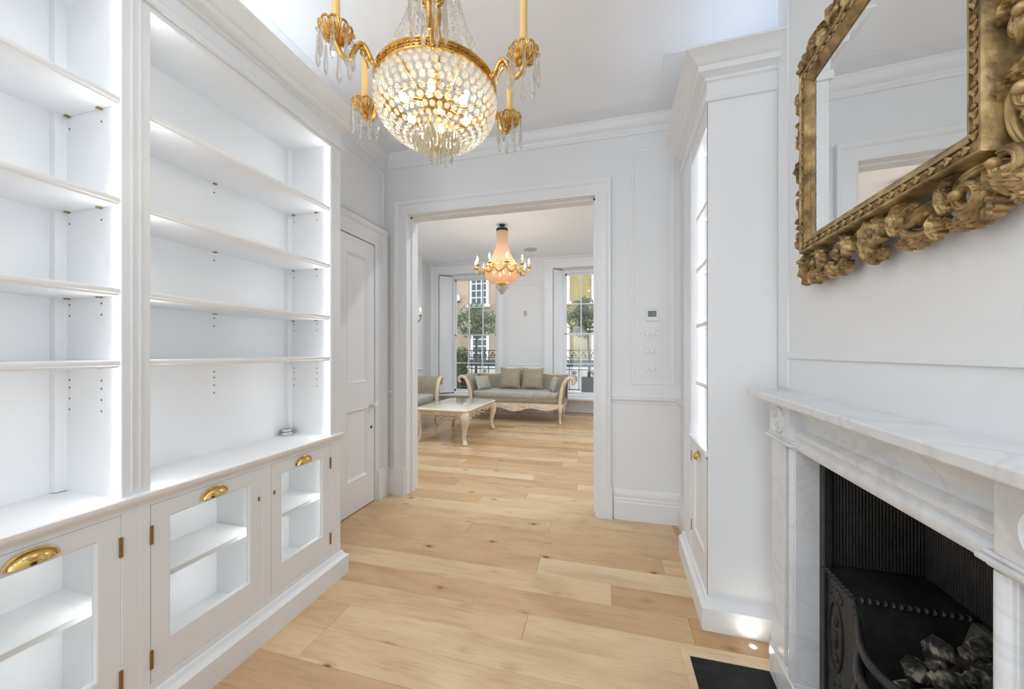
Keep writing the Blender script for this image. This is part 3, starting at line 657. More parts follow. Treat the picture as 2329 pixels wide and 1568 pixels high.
for s in (1, -1):
    ya, yb = sorted((FC+s*0.342, FC+s*0.312)); MB().box(-0.018,0.004,ya,yb,0,0.93).build('flange', M['iron'], ig, bevel=0.002)
    # hob: top plate, shaped front plate, inner wall, rope edges, cast ornament
    ya, yb = sorted((FC+s*0.335, FC+s*0.165)); hob = MB().box(-0.014,0.25,ya,yb,HB-0.014,HB).build('hob_plate', M['iron'], ig, bevel=0.002)
    edge = [(0.335,0),(0.335,HB-0.014),(0.165,HB-0.014)] + [(0.165-0.085*(1-((z/(HB-0.014)))**1.6), z) for z in [0.48,0.42,0.36,0.30,0.24,0.18,0.12,0.06,0.0]]
    pm = MB(); n = len(edge)
    pm.add([(-0.010,FC+s*a,z) for a,z in edge]+[(0.004,FC+s*a,z) for a,z in edge], [tuple(range(n)), tuple(range(2*n-1,n-1,-1))]+[(i,(i+1)%n,n+(i+1)%n,n+i) for i in range(n)])
    pl = pm.build('hob_front', M['iron'], ig)
    im = MB(); cv = edge[2:]; k = len(cv)
    im.add([(0.004,FC+s*a,z) for a,z in cv]+[(0.25,FC+s*a,z) for a,z in cv], [(i,i+1,k+i+1,k+i) for i in range(k-1)])
    im.build('hob_side', M['iron'], ig, 40)
    rp_ = MB()
    def rope(p0, p1, r=0.0088):
        p0 = Vector(p0); p1 = Vector(p1); n_ = int((p1-p0).length/0.0165); d = (p1-p0).normalized()
        rp_.tube([p0,p1], r*0.7, 6)
        for i in range(n_):
            c = p0+(p1-p0)*((i+0.5)/n_); ax = (d+Vector((0,0,0.75))).normalized(); q = d.to_track_quat('X','Z').to_matrix().to_4x4()
            rp_.ell(c, (0.0052,r*1.15,r*1.15), 8, 5, q @ Matrix.Rotation(R(28),4,'Y'))
    rope((-0.012,FC+s*0.330,HB-0.004),(-0.012,FC+s*0.168,HB-0.004)); rope((-0.006,FC+s*0.163,HB-0.004),(0.235,FC+s*0.163,HB-0.004))
    rp_.build('rope_moulding', M['iron'], hob, 50)
    om = MB(); cy_ = FC+s*0.262; cz = 0.365
    om.tube([(-0.011,cy_+0.036*math.cos(a),cz+0.105*math.sin(a)) for a in [2*math.pi*i/28 for i in range(29)]], 0.0035, 6)
    om.ell((-0.011,cy_,cz+0.045), (0.007,0.012,0.016), 8, 6); om.ell((-0.011,cy_,cz-0.01), (0.007,0.009,0.030), 8, 6); om.ell((-0.011,cy_,cz-0.065), (0.006,0.014,0.012), 8, 6)
    for i in range(7):
        a = R(30+i*20); om.ell((-0.010,cy_+0.032*math.cos(a),cz+0.108+0.030*math.sin(a)), (0.006,0.007,0.009), 8, 6)
    for i in (-1, 1): om.ell((-0.010,cy_+i*0.016,cz-0.128), (0.005,0.012,0.008), 8, 6); om.ell((-0.010,cy_+i*0.012,cz-0.150), (0.005,0.008,0.010), 8, 6)
    om.build('cast_ornament', M['iron'], pl, 60)
    bm_ = MB()
    for i in range(26):
        z = 0.03+i*0.0195; a = 0.165-0.085*(1-((z/(HB-0.014)))**1.6)+0.010; bm_.ell((-0.011,FC+s*a,z), (0.004,0.0042,0.0042), 6, 4)
    for (dz, r) in ((0.33,0.010),(0.305,0.007),(0.275,0.012),(0.24,0.009)): bm_.ell((-0.011,FC+s*0.165,dz), (0.005,r*0.8,r), 8, 6)
    bm_.build('beaded_edge', M['iron'], pl, 60)
MB().add([(0.06,FC-0.17,0.20),(0.06,FC+0.17,0.20),(0.235,FC+0.165,0.535),(0.235,FC-0.165,0.535),(0.06,FC-0.17,0.18),(0.06,FC+0.17,0.18),(0.25,FC+0.165,0.535),(0.25,FC-0.165,0.535)],
    [(0,1,2,3),(4,5,6,7),(0,1,5,4),(1,2,6,5),(2,3,7,6),(3,0,4,7)]).build('fire_brick', M['firebrick'], ig)
for i, (z, bow, r) in enumerate(((0.500,0.052,0.0075),(0.445,0.066,0.0085),(0.385,0.074,0.0085),(0.325,0.076,0.0085),(0.265,0.072,0.0085))):
    hw = 0.170 if i == 0 else 0.155-0.008*i
    pts = [(-0.004-bow*math.cos(math.pi/2*q)**1.2 if abs(q) < 1 else -0.004, FC+hw*q, z-0.025*math.cos(math.pi/2*q)) for q in [-1+2*j/20 for j in range(21)]]
    MB().tube(pts, [r*(0.7+0.6*math.cos(math.pi/2*q)) if abs(q) < 1 else r*0.7 for q in [-1+2*j/20 for j in range(21)]], 8, 1.3).build('grate_bar', M['iron'], ig, 60)
MB().box(-0.03,0.235,FC-0.15,FC+0.15,0.215,0.232).build('grate_floor', M['iron'], ig)
cr = random.Random(5)
spots = [(0.205,-0.560,0.515,0.032),(0.185,-0.625,0.500,0.028),(0.130,-0.545,0.475,0.034),(0.150,-0.645,0.490,0.036),(0.105,-0.615,0.455,0.030),(0.075,-0.560,0.430,0.030),(0.060,-0.640,0.425,0.028),(0.100,-0.690,0.455,0.032),(0.155,-0.715,0.490,0.034),(0.195,-0.690,0.515,0.026),(0.040,-0.700,0.405,0.032),(0.100,-0.755,0.450,0.034),(0.180,-0.770,0.510,0.032),(0.035,-0.590,0.395,0.028),(0.030,-0.760,0.395,0.030),(0.140,-0.590,0.430,0.034),(0.070,-0.720,0.395,0.036),(0.120,-0.660,0.410,0.036),(0.050,-0.640,0.365,0.036),(0.145,-0.780,0.440,0.030),(0.045,-0.555,0.340,0.032),(0.060,-0.760,0.345,0.034)]
KMX = KM
spots += [(0.225,-0.600,0.535,0.018),(0.165,-0.575,0.505,0.020),(0.195,-0.655,0.530,0.020),(0.120,-0.650,0.500,0.018),(0.090,-0.600,0.480,0.019),(0.200,-0.735,0.540,0.020),(0.140,-0.690,0.520,0.018),(0.070,-0.680,0.450,0.018)]
for i, (lx, ly, z, r) in enumerate(spots):
    m = MB().ell((0,0,0), (r*cr.uniform(0.85,1.3), r*cr.uniform(0.8,1.1), r*cr.uniform(0.6,0.85)), 6, 5)
    m.v = [tuple(Vector(p)*cr.uniform(0.82,1.22)) for p in m.v]
    o = m.build('coal', M['coal']); o.matrix_world = KMX @ T(lx,ly,z,cr.uniform(0,6),cr.uniform(0,6))
    tag(o, 'charred grey lump of coal heaped in the black fire grate', 'coal', 'coals in the fire grate')

# hearth slab with its oak border, floor uplighter
tag(MB().box(0.328,0.640,0.42,1.592,0.0,0.004).build('hearth_slab', M['slate']), 'black slate hearth slab set into the floor before the fireplace', 'hearth')
hb_ = thing('hearth_border', 'mitred oak border strip framing the black hearth', 'border', (0.30,0.40,0))
for pts in ([(0,0),(0.030,0.030),(0.030,1.192),(0,1.222)], [(0,1.222),(0.030,1.192),(0.320,1.192),(0.320,1.222)], [(0,0),(0.320,0),(0.320,0.030),(0.030,0.030)]):
    MB().prism(pts, 0.0, 0.007).build('border_strip', M['oak'], hb_, bevel=0.0015)
ul = thing('floor_uplight', 'small round lit uplight sunk in the floor beside the marble jamb', 'light', (0.598,1.712,0))
MB().lathe([(0.0165,0),(0.0165,0.0015),(0.0125,0.0022),(0.0115,0.0008),(0.0165,0)], 24).build('bezel', M['chrome'], ul, 40)
MB().lathe([(0.0115,0.0),(0.0115,0.0011),(0,0.0013)], 20).build('lens', M['spot'], ul, 40)
sp = bpy.data.lights.new('uplight_beam', 'SPOT'); sp.energy = 0.2; sp.color = (1.0,0.93,0.80); sp.spot_size = R(150); sp.spot_blend = 1.0; sp.shadow_soft_size = 0.012
so = bpy.data.objects.new('uplight_beam', sp); COL.objects.link(so); so.location = (0,0,0.006); so.rotation_euler = (R(180),0,0); so.parent = ul

# ================================================================== GILT MIRROR
GY0, GY1, GZ0, GZ1 = -0.890, -0.338, 1.615, 2.106
mr = thing('mirror', 'rectangular mirror in a carved antique gilt frame above the mantelshelf', 'mirror', (0.711,1.70,0), KA)
MB().box(-0.046,-0.040,GY0-0.004,GY1+0.004,GZ0-0.004,GZ1+0.004).build('mirror_glass', M['mirror'], mr)
MB().box(-0.040,-0.002,GY0-0.045,GY1+0.045,GZ0-0.045,GZ1+0.045).build('backing_board', M['bark'], mr)
PATH = [(0,GY1,GZ0),(0,GY1,GZ1),(0,GY0,GZ1),(0,GY0,GZ0)]
MB().sweep([(0,0.040),(0.0,0.049),(0.002,0.051),(0.007,0.051),(0.009,0.0535),(0.016,0.058),(0.021,0.0625),(0.023,0.0625),(0.023,0.040)], PATH, (-1,0,0), True).build('sight_moulding', M['gilt'], mr, 35)
MB().sweep([(0.023,0.03),(0.023,0.058),(0.028,0.061),(0.036,0.061),(0.042,0.058),(0.042,0.03)], PATH, (-1,0,0), True).build('leaf_band', M['gilt'], mr, 35)
MB().sweep([(0.042,0.0),(0.042,0.062),(0.045,0.066),(0.049,0.066),(0.052,0.062),(0.053,0.054),(0.056,0.046),(0.056,0.0)], PATH, (-1,0,0), True).build('outer_moulding', M['gilt'], mr, 35)
# egg and leaf carving along the band: one small carved leaf mesh, shared
lm = MB()
for dx, a in ((0,0),(0.0062,R(38)),(0.0062,R(-38))):
    lm.ell((0,-0.004+dx*0.4,math.sin(a)*0.006), (0.0038,0.0075,0.0036), 8, 6, Matrix.Rotation(a,4,'X'))
lm.ell((0,0.0095,0), (0.0042,0.0065,0.0055), 8, 6)
leaf_me = lm.mesh('carved_leaf', 60); leaf_me.materials.append(M['gilt'])
def along(p0, p1, n, rot):
    p0 = Vector(p0); p1 = Vector(p1)
    for i in range(n):
        p = p0+(p1-p0)*((i+0.5)/n); inst(leaf_me, 'carved_leaf', mr, Matrix.Translation(p) @ Matrix.Rotation(rot,4,'X') @ Matrix.Scale(1.0,4))
e = 0.0325
along((-0.0625,GY0-e,GZ0-e),(-0.0625,GY1+e,GZ0-e), 17, 0); along((-0.0625,GY0-e,GZ1+e),(-0.0625,GY1+e,GZ1+e), 17, 0)
along((-0.0625,GY0-e,GZ0-e),(-0.0625,GY0-e,GZ1+e), 15, R(90)); along((-0.0625,GY1+e,GZ0-e),(-0.0625,GY1+e,GZ1+e), 15, R(90))

# pierced border of scrolls and acanthus leaves; ornament space: s along the edge, t outward, n off the wall
def mk_spiral(fr, s0, t0, r0, r1, th0, turns, sg, rad=0.0095, n0=0.034, tail=None):
    pts = []; rr = []; N = 44
    if tail is not None:
        a = Vector((tail[0],tail[1])); e_ = Vector((s0+r0*math.cos(th0), t0+r0*math.sin(th0))); tg = Vector((-math.sin(th0),math.cos(th0)))*sg
        c_ = e_ - tg*(e_-a).length*0.55
        for i in range(12):
            u = i/12; p = a*(1-u)**2+c_*2*u*(1-u)+e_*u*u; pts.append(fr(p.x,p.y,n0+0.004*u)); rr.append(rad*(0.50+0.5*u))
    for i in range(N+1):
        u = i/N; th = th0+sg*2*math.pi*turns*u; r = r0+(r1-r0)*u**0.85
        pts.append(fr(s0+r*math.cos(th), t0+r*math.sin(th), n0+0.004+0.014*u*u)); rr.append(rad*(1.0-0.38*u))
    m = MB().tube(pts, rr, 8, 1.25); m.tube([p+Vector((-0.0055,0,0)) for p in pts], [q*0.5 for q in rr], 6)
    m.ell(pts[-1]+Vector((-0.002,0,0)), (0.010,rad*1.05,rad*1.05), 10, 6)
    return m.build('carved_scroll', M['gilt'], mr, 60)
def mk_leaf(fr, s0, t0, ang, L_, W_, bend=0.0, n0=0.034, h=0.020, lob=4.2, curl=0.012):
    m = MB(); NU, NV = 22, 12
    cl = []; x, y, th = s0, t0, ang
    for i in range(NU+1):
        cl.append((x,y,th)); th += bend/NU; x += math.cos(th)*L_/NU; y += math.sin(th)*L_/NU
    def top(u, v):
        i = min(NU, int(round(u*NU))); x, y, th = cl[i]; q = v*2-1; aq = abs(q)
        w = W_*0.5*(math.sin(math.pi*min(1,0.05+0.95*u**0.8))**0.65)*(0.62+0.38*abs(math.sin(lob*math.pi*u+0.5))**0.7)
        rise = h*math.sin(math.pi*min(1,u*0.8+0.14))*(1-0.75*aq**1.8) + 0.0036*math.cos(aq*4.5*math.pi-lob*math.pi*u*0.6)*(1-u*0.5) + curl*max(0,u-0.6)/0.4*(1-0.3*aq)
        return fr(x-math.sin(th)*w*q+math.cos(th)*aq*w*0.45, y+math.cos(th)*w*q+math.sin(th)*aq*w*0.45, n0+rise)
    m.grid(top, NU, NV); m.grid(lambda u, v: top(u, v)+Vector((0.009,0,0)), NU, NV)
    k = (NU+1)*(NV+1)
    bnd = [i*(NV+1) for i in range(NU+1)] + [NU*(NV+1)+j for j in range(1,NV+1)] + [i*(NV+1)+NV for i in range(NU-1,-1,-1)] + list(range(NV-1,0,-1))
    m.f += [(bnd[i],bnd[(i+1)%len(bnd)],bnd[(i+1)%len(bnd)]+k,bnd[i]+k) for i in range(len(bnd))]
    return m.build('acanthus_leaf', M['gilt'], mr, 50)
OB = 0.054
def fr_bottom(s, t, n): return Vector((-n, s, GZ0-OB-t))
def fr_top(s, t, n): return Vector((-n, s, GZ1+OB+t))
def fr_left(s, t, n): return Vector((-n, GY1+OB+t, s))
def fr_right(s, t, n): return Vector((-n, GY0-OB-t, s))
def border(fr, s0, s1, wd, cells):
    step = (s1-s0)/cells; k = wd/0.092; mid = (s0+s1)/2
    for i in range(cells):
        c = s0+step*(i+0.5); sg = 1 if c < mid-1e-6 else -1
        up = (i % 2 == 0)
        A = lambda d: R(d) if sg > 0 else R(180-d)
        r0 = 0.034*k; tc = wd*(0.50 if up else 0.46)
        mk_spiral(fr, c, tc, r0, 0.010*k, A(-70 if up else 60), 1.15, sg*(1 if up else -1), 0.0098*k, 0.034, tail=(c-sg*step*0.62, wd*(0.30 if up else 0.75)))
        mk_leaf(fr, c-sg*step*0.30, wd*(0.55 if up else 0.30), A(62 if up else 40), wd*0.72, wd*0.50, bend=-0.9*sg, n0=0.036)
        mk_leaf(fr, c-sg*step*0.42, wd*(0.62 if up else 0.55), A(-38 if up else 75), wd*0.66, wd*0.46, bend=0.8*sg, n0=0.032)
        mk_leaf(fr, c+sg*step*0.18, wd*0.98, A(165), wd*0.62, wd*0.40, bend=0.7*sg, n0=0.028)
        mk_leaf(fr, c+sg*step*0.30, wd*0.06, A(70), wd*0.70, wd*0.46, bend=0.7*sg, n0=0.040)
        mk_leaf(fr, c+sg*step*0.12, wd*0.02, A(20), wd*0.50, wd*0.30, bend=0.6*sg, n0=0.038)
        mk_leaf(fr, c-sg*step*0.05, wd*0.90, A(20), wd*0.60, wd*0.38, bend=-0.5*sg, n0=0.030)
    mk_leaf(fr, mid, -0.004, R(90), wd*1.08, wd*0.72, h=0.026, n0=0.040)
WD = 0.092
border(fr_bottom, GY0-0.060, GY1+0.060, WD, 5); border(fr_top, GY0-0.060, GY1+0.060, WD, 5)
border(fr_left, GZ0-0.050, GZ1+0.050, WD*0.66, 5); border(fr_right, GZ0-0.050, GZ1+0.050, WD, 5)
for fr, s0, sg in ((fr_bottom,GY1+0.060,1),(fr_bottom,GY0-0.060,-1),(fr_top,GY1+0.060,1),(fr_top,GY0-0.060,-1)):
    B_ = (lambda d: R(d)) if sg > 0 else (lambda d: R(180-d))
    mk_spiral(fr, s0+sg*0.004, 0.030, 0.026, 0.008, B_(-110), 1.0, sg, 0.008, 0.040)
    mk_leaf(fr, s0-sg*0.035, 0.020, B_(48), 0.085, 0.055, bend=-0.5*sg, n0=0.036, h=0.024)
    mk_leaf(fr, s0-sg*0.030, 0.050, B_(80), 0.055, 0.042, bend=0.6*sg, n0=0.030)
    mk_leaf(fr, s0+sg*0.000, 0.060, B_(60), 0.048, 0.036, bend=-0.4*sg, n0=0.026)

# ================================================================== CHANDELIER (near)
CX_, CY_ = -0.576, 1.163
ch = thing('chandelier', 'large gilt chandelier with a glowing crystal basket and candle arms', 'chandelier', (CX_,CY_,CEIL))
def zz(z): return z - CEIL
MB().lathe([(0.065,0),(0.065,-0.008),(0.050,-0.022),(0.022,-0.034),(0.012,-0.05)], 24).build('ceiling_rose', M['gold'], ch, 50)
MB().tube([(0,0,-0.04),(0,0,zz(2.62))], 0.006, 8).lathe([(0.016,zz(2.30)),(0.024,zz(2.33)),(0.012,zz(2.37)),(0.020,zz(2.42)),(0.010,zz(2.47)),(0.010,zz(2.62))], 16).lathe([(0.007,zz(2.10)),(0.010,zz(2.15)),(0.022,zz(2.19)),(0.012,zz(2.22)),(0.014,zz(2.30))], 16).build('stem', M['gold'], ch, 50)
MB().lathe([(0.058,zz(2.600)),(0.066,zz(2.608)),(0.062,zz(2.635)),(0.050,zz(2.640)),(0.052,zz(2.604)),(0.058,zz(2.600))], 32).build('crown_ring', M['gold'], ch, 50)
RR, RZ = 0.206, 2.150
rm = MB().lathe([(RR-0.004,zz(RZ-0.017)),(RR+0.003,zz(RZ-0.016)),(RR+0.004,zz(RZ-0.011)),(RR+0.001,zz(RZ-0.008)),(RR+0.0015,zz(RZ-0.001)),(RR+0.004,zz(RZ)),(RR+0.0015,zz(RZ+0.002)),(RR+0.001,zz(RZ+0.009)),(RR+0.005,zz(RZ+0.012)),(RR+0.004,zz(RZ+0.017)),(RR-0.004,zz(RZ+0.017)),(RR-0.004,zz(RZ-0.017))], 72)
for i in range(72):
    a = 2*math.pi*(i+0.5)/72
    for dz in (0.0055,-0.0045): rm.ell(((RR+0.002)*math.cos(a),(RR+0.002)*math.sin(a),zz(RZ+dz)), (0.002,0.0055,0.0025), 6, 4, Matrix.Rotation(a,4,'Z') @ Matrix.Rotation(R(25),4,'X'))
rm.build('ring_band', M['gold'], ch, 50)
# inner gilt dish with spokes and bulbs
dm = MB().lathe([(0,zz(2.098)),(0.040,zz(2.099)),(0.056,zz(2.106)),(0.058,zz(2.114)),(0.020,zz(2.120)),(0.010,zz(2.14))], 24)
for i in range(6):
    a = R(20+60*i); dm.tube([(0.05*math.cos(a),0.05*math.sin(a),zz(2.108)),(0.10*math.cos(a),0.10*math.sin(a),zz(2.100)),(RR*math.cos(a),RR*math.sin(a),zz(2.142))], 0.0045, 6)
for i in range(3):
    a = R(50+60*i*2); dm.tube([(0.16*math.cos(a+q),0.16*math.sin(a+q),zz(2.06)) for q in [R(-40+8*k) for k in range(11)]], 0.003, 6)
dm.build('inner_dish', M['gold'], ch, 50)
for i in range(6):
    a = R(48+60*i); p = Vector((math.cos(a)*0.115, math.sin(a)*0.115, zz(2.088)))
    MB().ell(p, (0.012,0.012,0.018), 12, 8, Matrix.Rotation(a,4,'Z') @ Matrix.Rotation(R(60),4,'Y')).build('bulb', M['bulb'], ch, 60)
    MB().tube([Vector((math.cos(a)*0.05,math.sin(a)*0.05,zz(2.106))), p-Vector((math.cos(a)*0.014,math.sin(a)*0.014,-0.008))], 0.008, 8).build('lamp_holder', M['gold'], ch, 50)
# crystal meshes, shared
def gem(prof, n): return MB().lathe(prof, n).mesh('crystal')
bead_me = gem([(0,-0.5),(0.55,-0.40),(1.0,0.0),(0.55,0.40),(0,0.5)], 8); bead_me.materials.append(M['crystal'])
dm_ = MB(); dm_.lathe([(0,-0.128),(0.0058,-0.116),(0.0084,-0.100),(0.0050,-0.050),(0.0036,-0.026),(0,-0.022)], 6); dm_.lathe([(0,-0.021),(0.006,-0.014),(0.0075,-0.010),(0.006,-0.006),(0,0.0)], 8)
drop_me = dm_.mesh('prism_drop'); drop_me.materials.append(M['crystal'])
short_me = MB().lathe([(0,-0.052),(0.0036,-0.046),(0.0052,-0.040),(0.0034,-0.010),(0,0.0)], 6).mesh('short_prism'); short_me.materials.append(M['crystal_lit'])
CAMV = Vector((0,0,EYE))
beads = []                                     # (distance, matrix)
def bead(p, r, nrm):
    q = Vector(nrm).normalized().to_track_quat('Z','Y').to_matrix().to_4x4()
    Mx = Matrix.Translation(p) @ q @ Matrix.Diagonal((r,r,r*0.95,1))
    w = Vector((CX_,CY_,CEIL)) + Vector(p)
    vis = (w-CAMV).length + (2.0 if Vector(nrm).dot(w-CAMV) > 0.02 else 0) + (3.0 if w.z > 2.42 else 0)
    beads.append((vis, Mx))
BOWL = [(0.204,2.128),(0.208,2.106),(0.205,2.084),(0.198,2.063),(0.186,2.043),(0.170,2.025),(0.151,2.009),(0.130,1.996),(0.108,1.986),(0.086,1.979)]
for i, (r, z) in enumerate(BOWL):
    n = max(8, int(2*math.pi*r/(0.0275 if i < 6 else 0.0225)))
    for k in range(n):
        a = 2*math.pi*(k+0.5*(i % 2))/n
        up = -0.15-0.11*i
        bead((r*math.cos(a), r*math.sin(a), zz(z)), 0.0122 if i < 6 else 0.0098, (math.cos(a)*(1.1+up*0.5), math.sin(a)*(1.1+up*0.5), up))
for k in range(20):
    a = 2*math.pi*k/20
    for j in range(20):
        u = (j+0.5)/20; z = 2.172+(2.602-2.172)*u; r = 0.062+(0.199-0.062)*(1-u)**1.7
        bead((r*math.cos(a), r*math.sin(a), zz(z)), 0.0085, (math.cos(a), math.sin(a), 0.2))
beads.sort(key=lambda q: q[0])
for _, Mx in beads[:300]: inst(bead_me, 'crystal_bead', ch, Mx)
rest = MB(); base = MB().lathe([(0,-0.5),(0.55,-0.40),(1.0,0.0),(0.55,0.40),(0,0.5)], 8)
for _, Mx in beads[300:]: rest.add([Mx @ Vector(p) for p in base.v], base.f)
rest.build('crystal_strings', M['crystal'], ch, stuff=True)
for r, z, n, ph in ((0.078,2.004,30,0),(0.064,1.998,25,0.3),(0.050,1.992,20,0.1),(0.036,1.986,14,0.2),(0.022,1.980,9,0.5)):
    for k in range(n):
        a = 2*math.pi*k/n+ph; inst(short_me, 'short_prism', ch, Matrix.Translation((r*math.cos(a),r*math.sin(a),zz(z))) @ Matrix.Rotation(a,4,'Z'))
for k in range(5):
    a = 2*math.pi*k/5+0.4; inst(short_me, 'short_prism', ch, Matrix.Translation((0.016*math.cos(a),0.016*math.sin(a),zz(1.942))) @ Matrix.Scale(0.9,4))
MB().lathe([(0,zz(1.935)),(0.006,zz(1.94)),(0.010,zz(1.955)),(0.004,zz(1.98)),(0.004,zz(2.10))], 12).build('finial', M['gold'], ch, 50)
# six arms
def smooth(pts, n=5):
    out = []; P = [Vector(p) for p in pts]
    for i in range(len(P)-1):
        p0, p1, p2, p3 = P[max(i-1,0)], P[i], P[i+1], P[min(i+2,len(P)-1)]
        for k in range(n):
            t = k/n; out.append(0.5*((2*p1)+(p2-p0)*t+(2*p0-5*p1+4*p2-p3)*t*t+(3*p1-p0-3*p2+p3)*t**3))
    return out + [P[-1]]
CR, CZ = 0.326, 2.158       # cup radius, cup base height
def bobeche(m, c, r=0.046, h=0.034, n=10):
    c = Vector(c)
    m.lathe([(0.004,-0.004),(0.016,0.0),(0.020,0.006),(0.016,0.010),(0.015,0.020)], 16, c)
    def S(u, a): rr = 0.014+(r-0.014)*math.sin(u*math.pi/2); return c + Vector((rr*math.cos(a), rr*math.sin(a), 0.002+h*(1-math.cos(u*math.pi/2))**0.9))
    for k in range(n):
        a0 = 2*math.pi*k/n; w = math.pi/n*0.92
        loop = [S(0.05+0.97*math.sin(q/2)**1.0 if q <= math.pi else 0.05+0.97*math.sin(q/2), a0+w*math.sin(q)*0.95) for q in [2*math.pi*j/18 for j in range(19)]]
        m.tube(loop, 0.0033, 6)
        m.tube([S(0.15,a0+w),S(0.55,a0+w*0.75),S(0.95,a0+w)], [0.003,0.0038,0.0026], 6)
        m.tube([S(0.1,a0),S(0.5,a0),S(0.85,a0)], [0.0034,0.0046,0.0020], 6)
        m.ell(S(1.0,a0), (0.0042,0.0042,0.0038), 6, 4)
    m.lathe([(r*0.985,h*0.95),(r*1.02,h*1.0),(r*0.985,h*1.05),(r*0.95,h),(r*0.985,h*0.95)], 32, c)
    return m
A0 = -67.3
side_names = {0:'nearest'}
cand_prof = [(0.0135,0.012),(0.0122,0.015),(0.0118,0.205),(0.0095,0.210),(0.0,0.211)]
for k in range(6):
    a = R(A0+60*k); ca, sa = math.cos(a), math.sin(a)
    def Q(r, z, off=0.0): return Vector((r*ca-off*sa, r*sa+off*ca, zz(z)))
    m = MB().tube(smooth([Q(RR,2.146),Q(RR+0.012,2.144),Q(RR+0.022,2.158),Q(RR+0.036,2.182),Q(RR+0.052,2.184),Q(RR+0.066,2.160),Q(RR+0.078,2.130),Q(RR+0.094,2.118),Q(RR+0.110,2.130),Q(CR,2.155)]), [0.0080]*46, 10)
    m.ell(Q(RR+0.004,2.146), (0.010,0.010,0.010), 10, 6); m.ell(Q(RR+0.020,2.150), (0.0095,0.0095,0.006), 10, 6); m.ell(Q(RR+0.044,2.188), (0.006,0.006,0.006), 8, 5)
    arm = m.build('arm', M['gold'], ch, 60)
    sc = [Q(RR+0.060,2.168),Q(RR+0.052,2.172),Q(RR+0.042,2.170),Q(RR+0.036,2.160),Q(RR+0.042,2.152),Q(RR+0.049,2.156),Q(RR+0.047,2.163)]
    s2 = [Q(RR+0.050,2.172),Q(RR+0.046,2.158),Q(RR+0.034,2.140),Q(RR+0.027,2.122),Q(RR+0.031,2.116)]
    MB().tube(smooth(sc), [0.0030]*31, 6).tube(smooth(s2), [0.0036-0.0015*i/20 for i in range(21)], 6).build('scroll_ornament', M['gold'], arm, 60)
    cb = bobeche(MB(), (0,0,0)); cb.xf(Matrix.Translation(Q(CR,CZ)) @ Matrix.Rotation(a,4,'Z')); cb.build('candle_cup', M['gold'], arm, 60)
    MB().lathe(cand_prof, 16, Q(CR,CZ)).build('candle_tube', M['candle'], arm, 50)
    MB().lathe([(0.006,0.211),(0.010,0.222),(0.0115,0.236),(0.007,0.258),(0.0,0.276)], 12, Q(CR,CZ)).build('candle_bulb', M['crystal'], arm, 60)
    for j in range(8):
        b = a+2*math.pi*(j+0.5)/8; p = Q(CR,CZ)+Vector((0.0475*math.cos(b),0.0475*math.sin(b),0.032))
        inst(drop_me, 'prism_drop', arm, Matrix.Translation(p) @ Matrix.Rotation(b*2.3,4,'Z') @ Matrix.Scale(0.92+0.10*((j*7) % 3)/2,4))

# ================================================================== THERMOSTAT, SWITCHES
th = thing('thermostat', 'white wall thermostat with a grey screen above the dimmer switches', 'thermostat', (0.326,2.79,1.500))
MB().box(-0.044,0.044,-0.016,0,-0.043,0.043).build('housing', M['plastic'], th, bevel=0.004)
MB().box(-0.028,0.030,-0.0175,-0.016,-0.012,0.030).build('screen', M['lcd'], th)
for i, z in enumerate((1.364,1.240,1.113)):
    sw = thing('dimmer_switch', ['white plate with three dimmer knobs, uppermost one under the thermostat','white plate with three dimmer knobs, middle one of the column','white plate with three dimmer knobs, lowest one of the column'][i], 'switch', (0.326,2.79,z), 0, 'dimmer switches below the thermostat')
    MB().box(-0.056,0.056,-0.002,0,-0.026,0.026).build('plate', M['wall'], sw, bevel=0.0008)
    for x in (-0.034,0.0,0.034):
        MB().lathe([(0.0148,0.002),(0.0142,0.014),(0.0125,0.016),(0,0.0162)], 18, (x,0,0), Matrix.Rotation(R(90),4,'X')).build('knob', M['joinery'], sw, 40)

# ================================================================== SITTING ROOM BEYOND
def pillow(w, h, t, n=14, pinch=0.10):
    m = MB()
    def P(sgn):
        def f(u, v):
            x = u*2-1; y = v*2-1; e = max(0.0,(1-abs(x)**3.0))*max(0.0,(1-abs(y)**3.0))
            k = 1-pinch*(1-abs(x)**2)*abs(y)**6; k2 = 1-pinch*(1-abs(y)**2)*abs(x)**6
            return Vector((x*w/2*k2, sgn*t/2*e**0.55, y*h/2*k))
        return f
    m.grid(P(1), n, n); m.grid(P(-1), n, n); return m
def rbox(w, d, h, e=4.0, n=12):
    # softly rounded upholstery block, base at z=0
    m = MB()
    def sp(a, p): return math.copysign(abs(a)**p, a)
    def f(u, v):
        a = (u-0.5)*math.pi; b = v*2*math.pi; p = 2/e
        return Vector((w/2*sp(math.cos(a),p)*sp(math.cos(b),p), d/2*sp(math.cos(a),p)*sp(math.sin(b),p), h/2+h/2*sp(math.sin(a),p)))
    m.grid(f, n, n*3); return m
def cabriole(h, r0, out=(0.0,-0.03), n=8):
    # leg from the rail (z=h) down to a scrolled foot, knee and foot pushed along `out`
    o = Vector((out[0],out[1],0)); pts = []; rad = []
    for t, k, r in ((1.0,0.0,1.05),(0.86,0.55,1.15),(0.72,0.75,0.98),(0.52,0.40,0.70),(0.32,0.10,0.52),(0.16,0.20,0.46),(0.08,0.60,0.58),(0.02,0.95,0.62),(0.0,1.0,0.45)):
        pts.append(Vector((0,0,h*t))+o*k); rad.append(r0*r)
    sp_ = smooth(pts, 3); rr = []
    for i in range(len(sp_)):
        q = i/3; a = int(min(q,len(rad)-1)); b = min(a+1,len(rad)-1); rr.append(rad[a]+(rad[b]-rad[a])*(q-a))
    return MB().tube(sp_, rr, n)
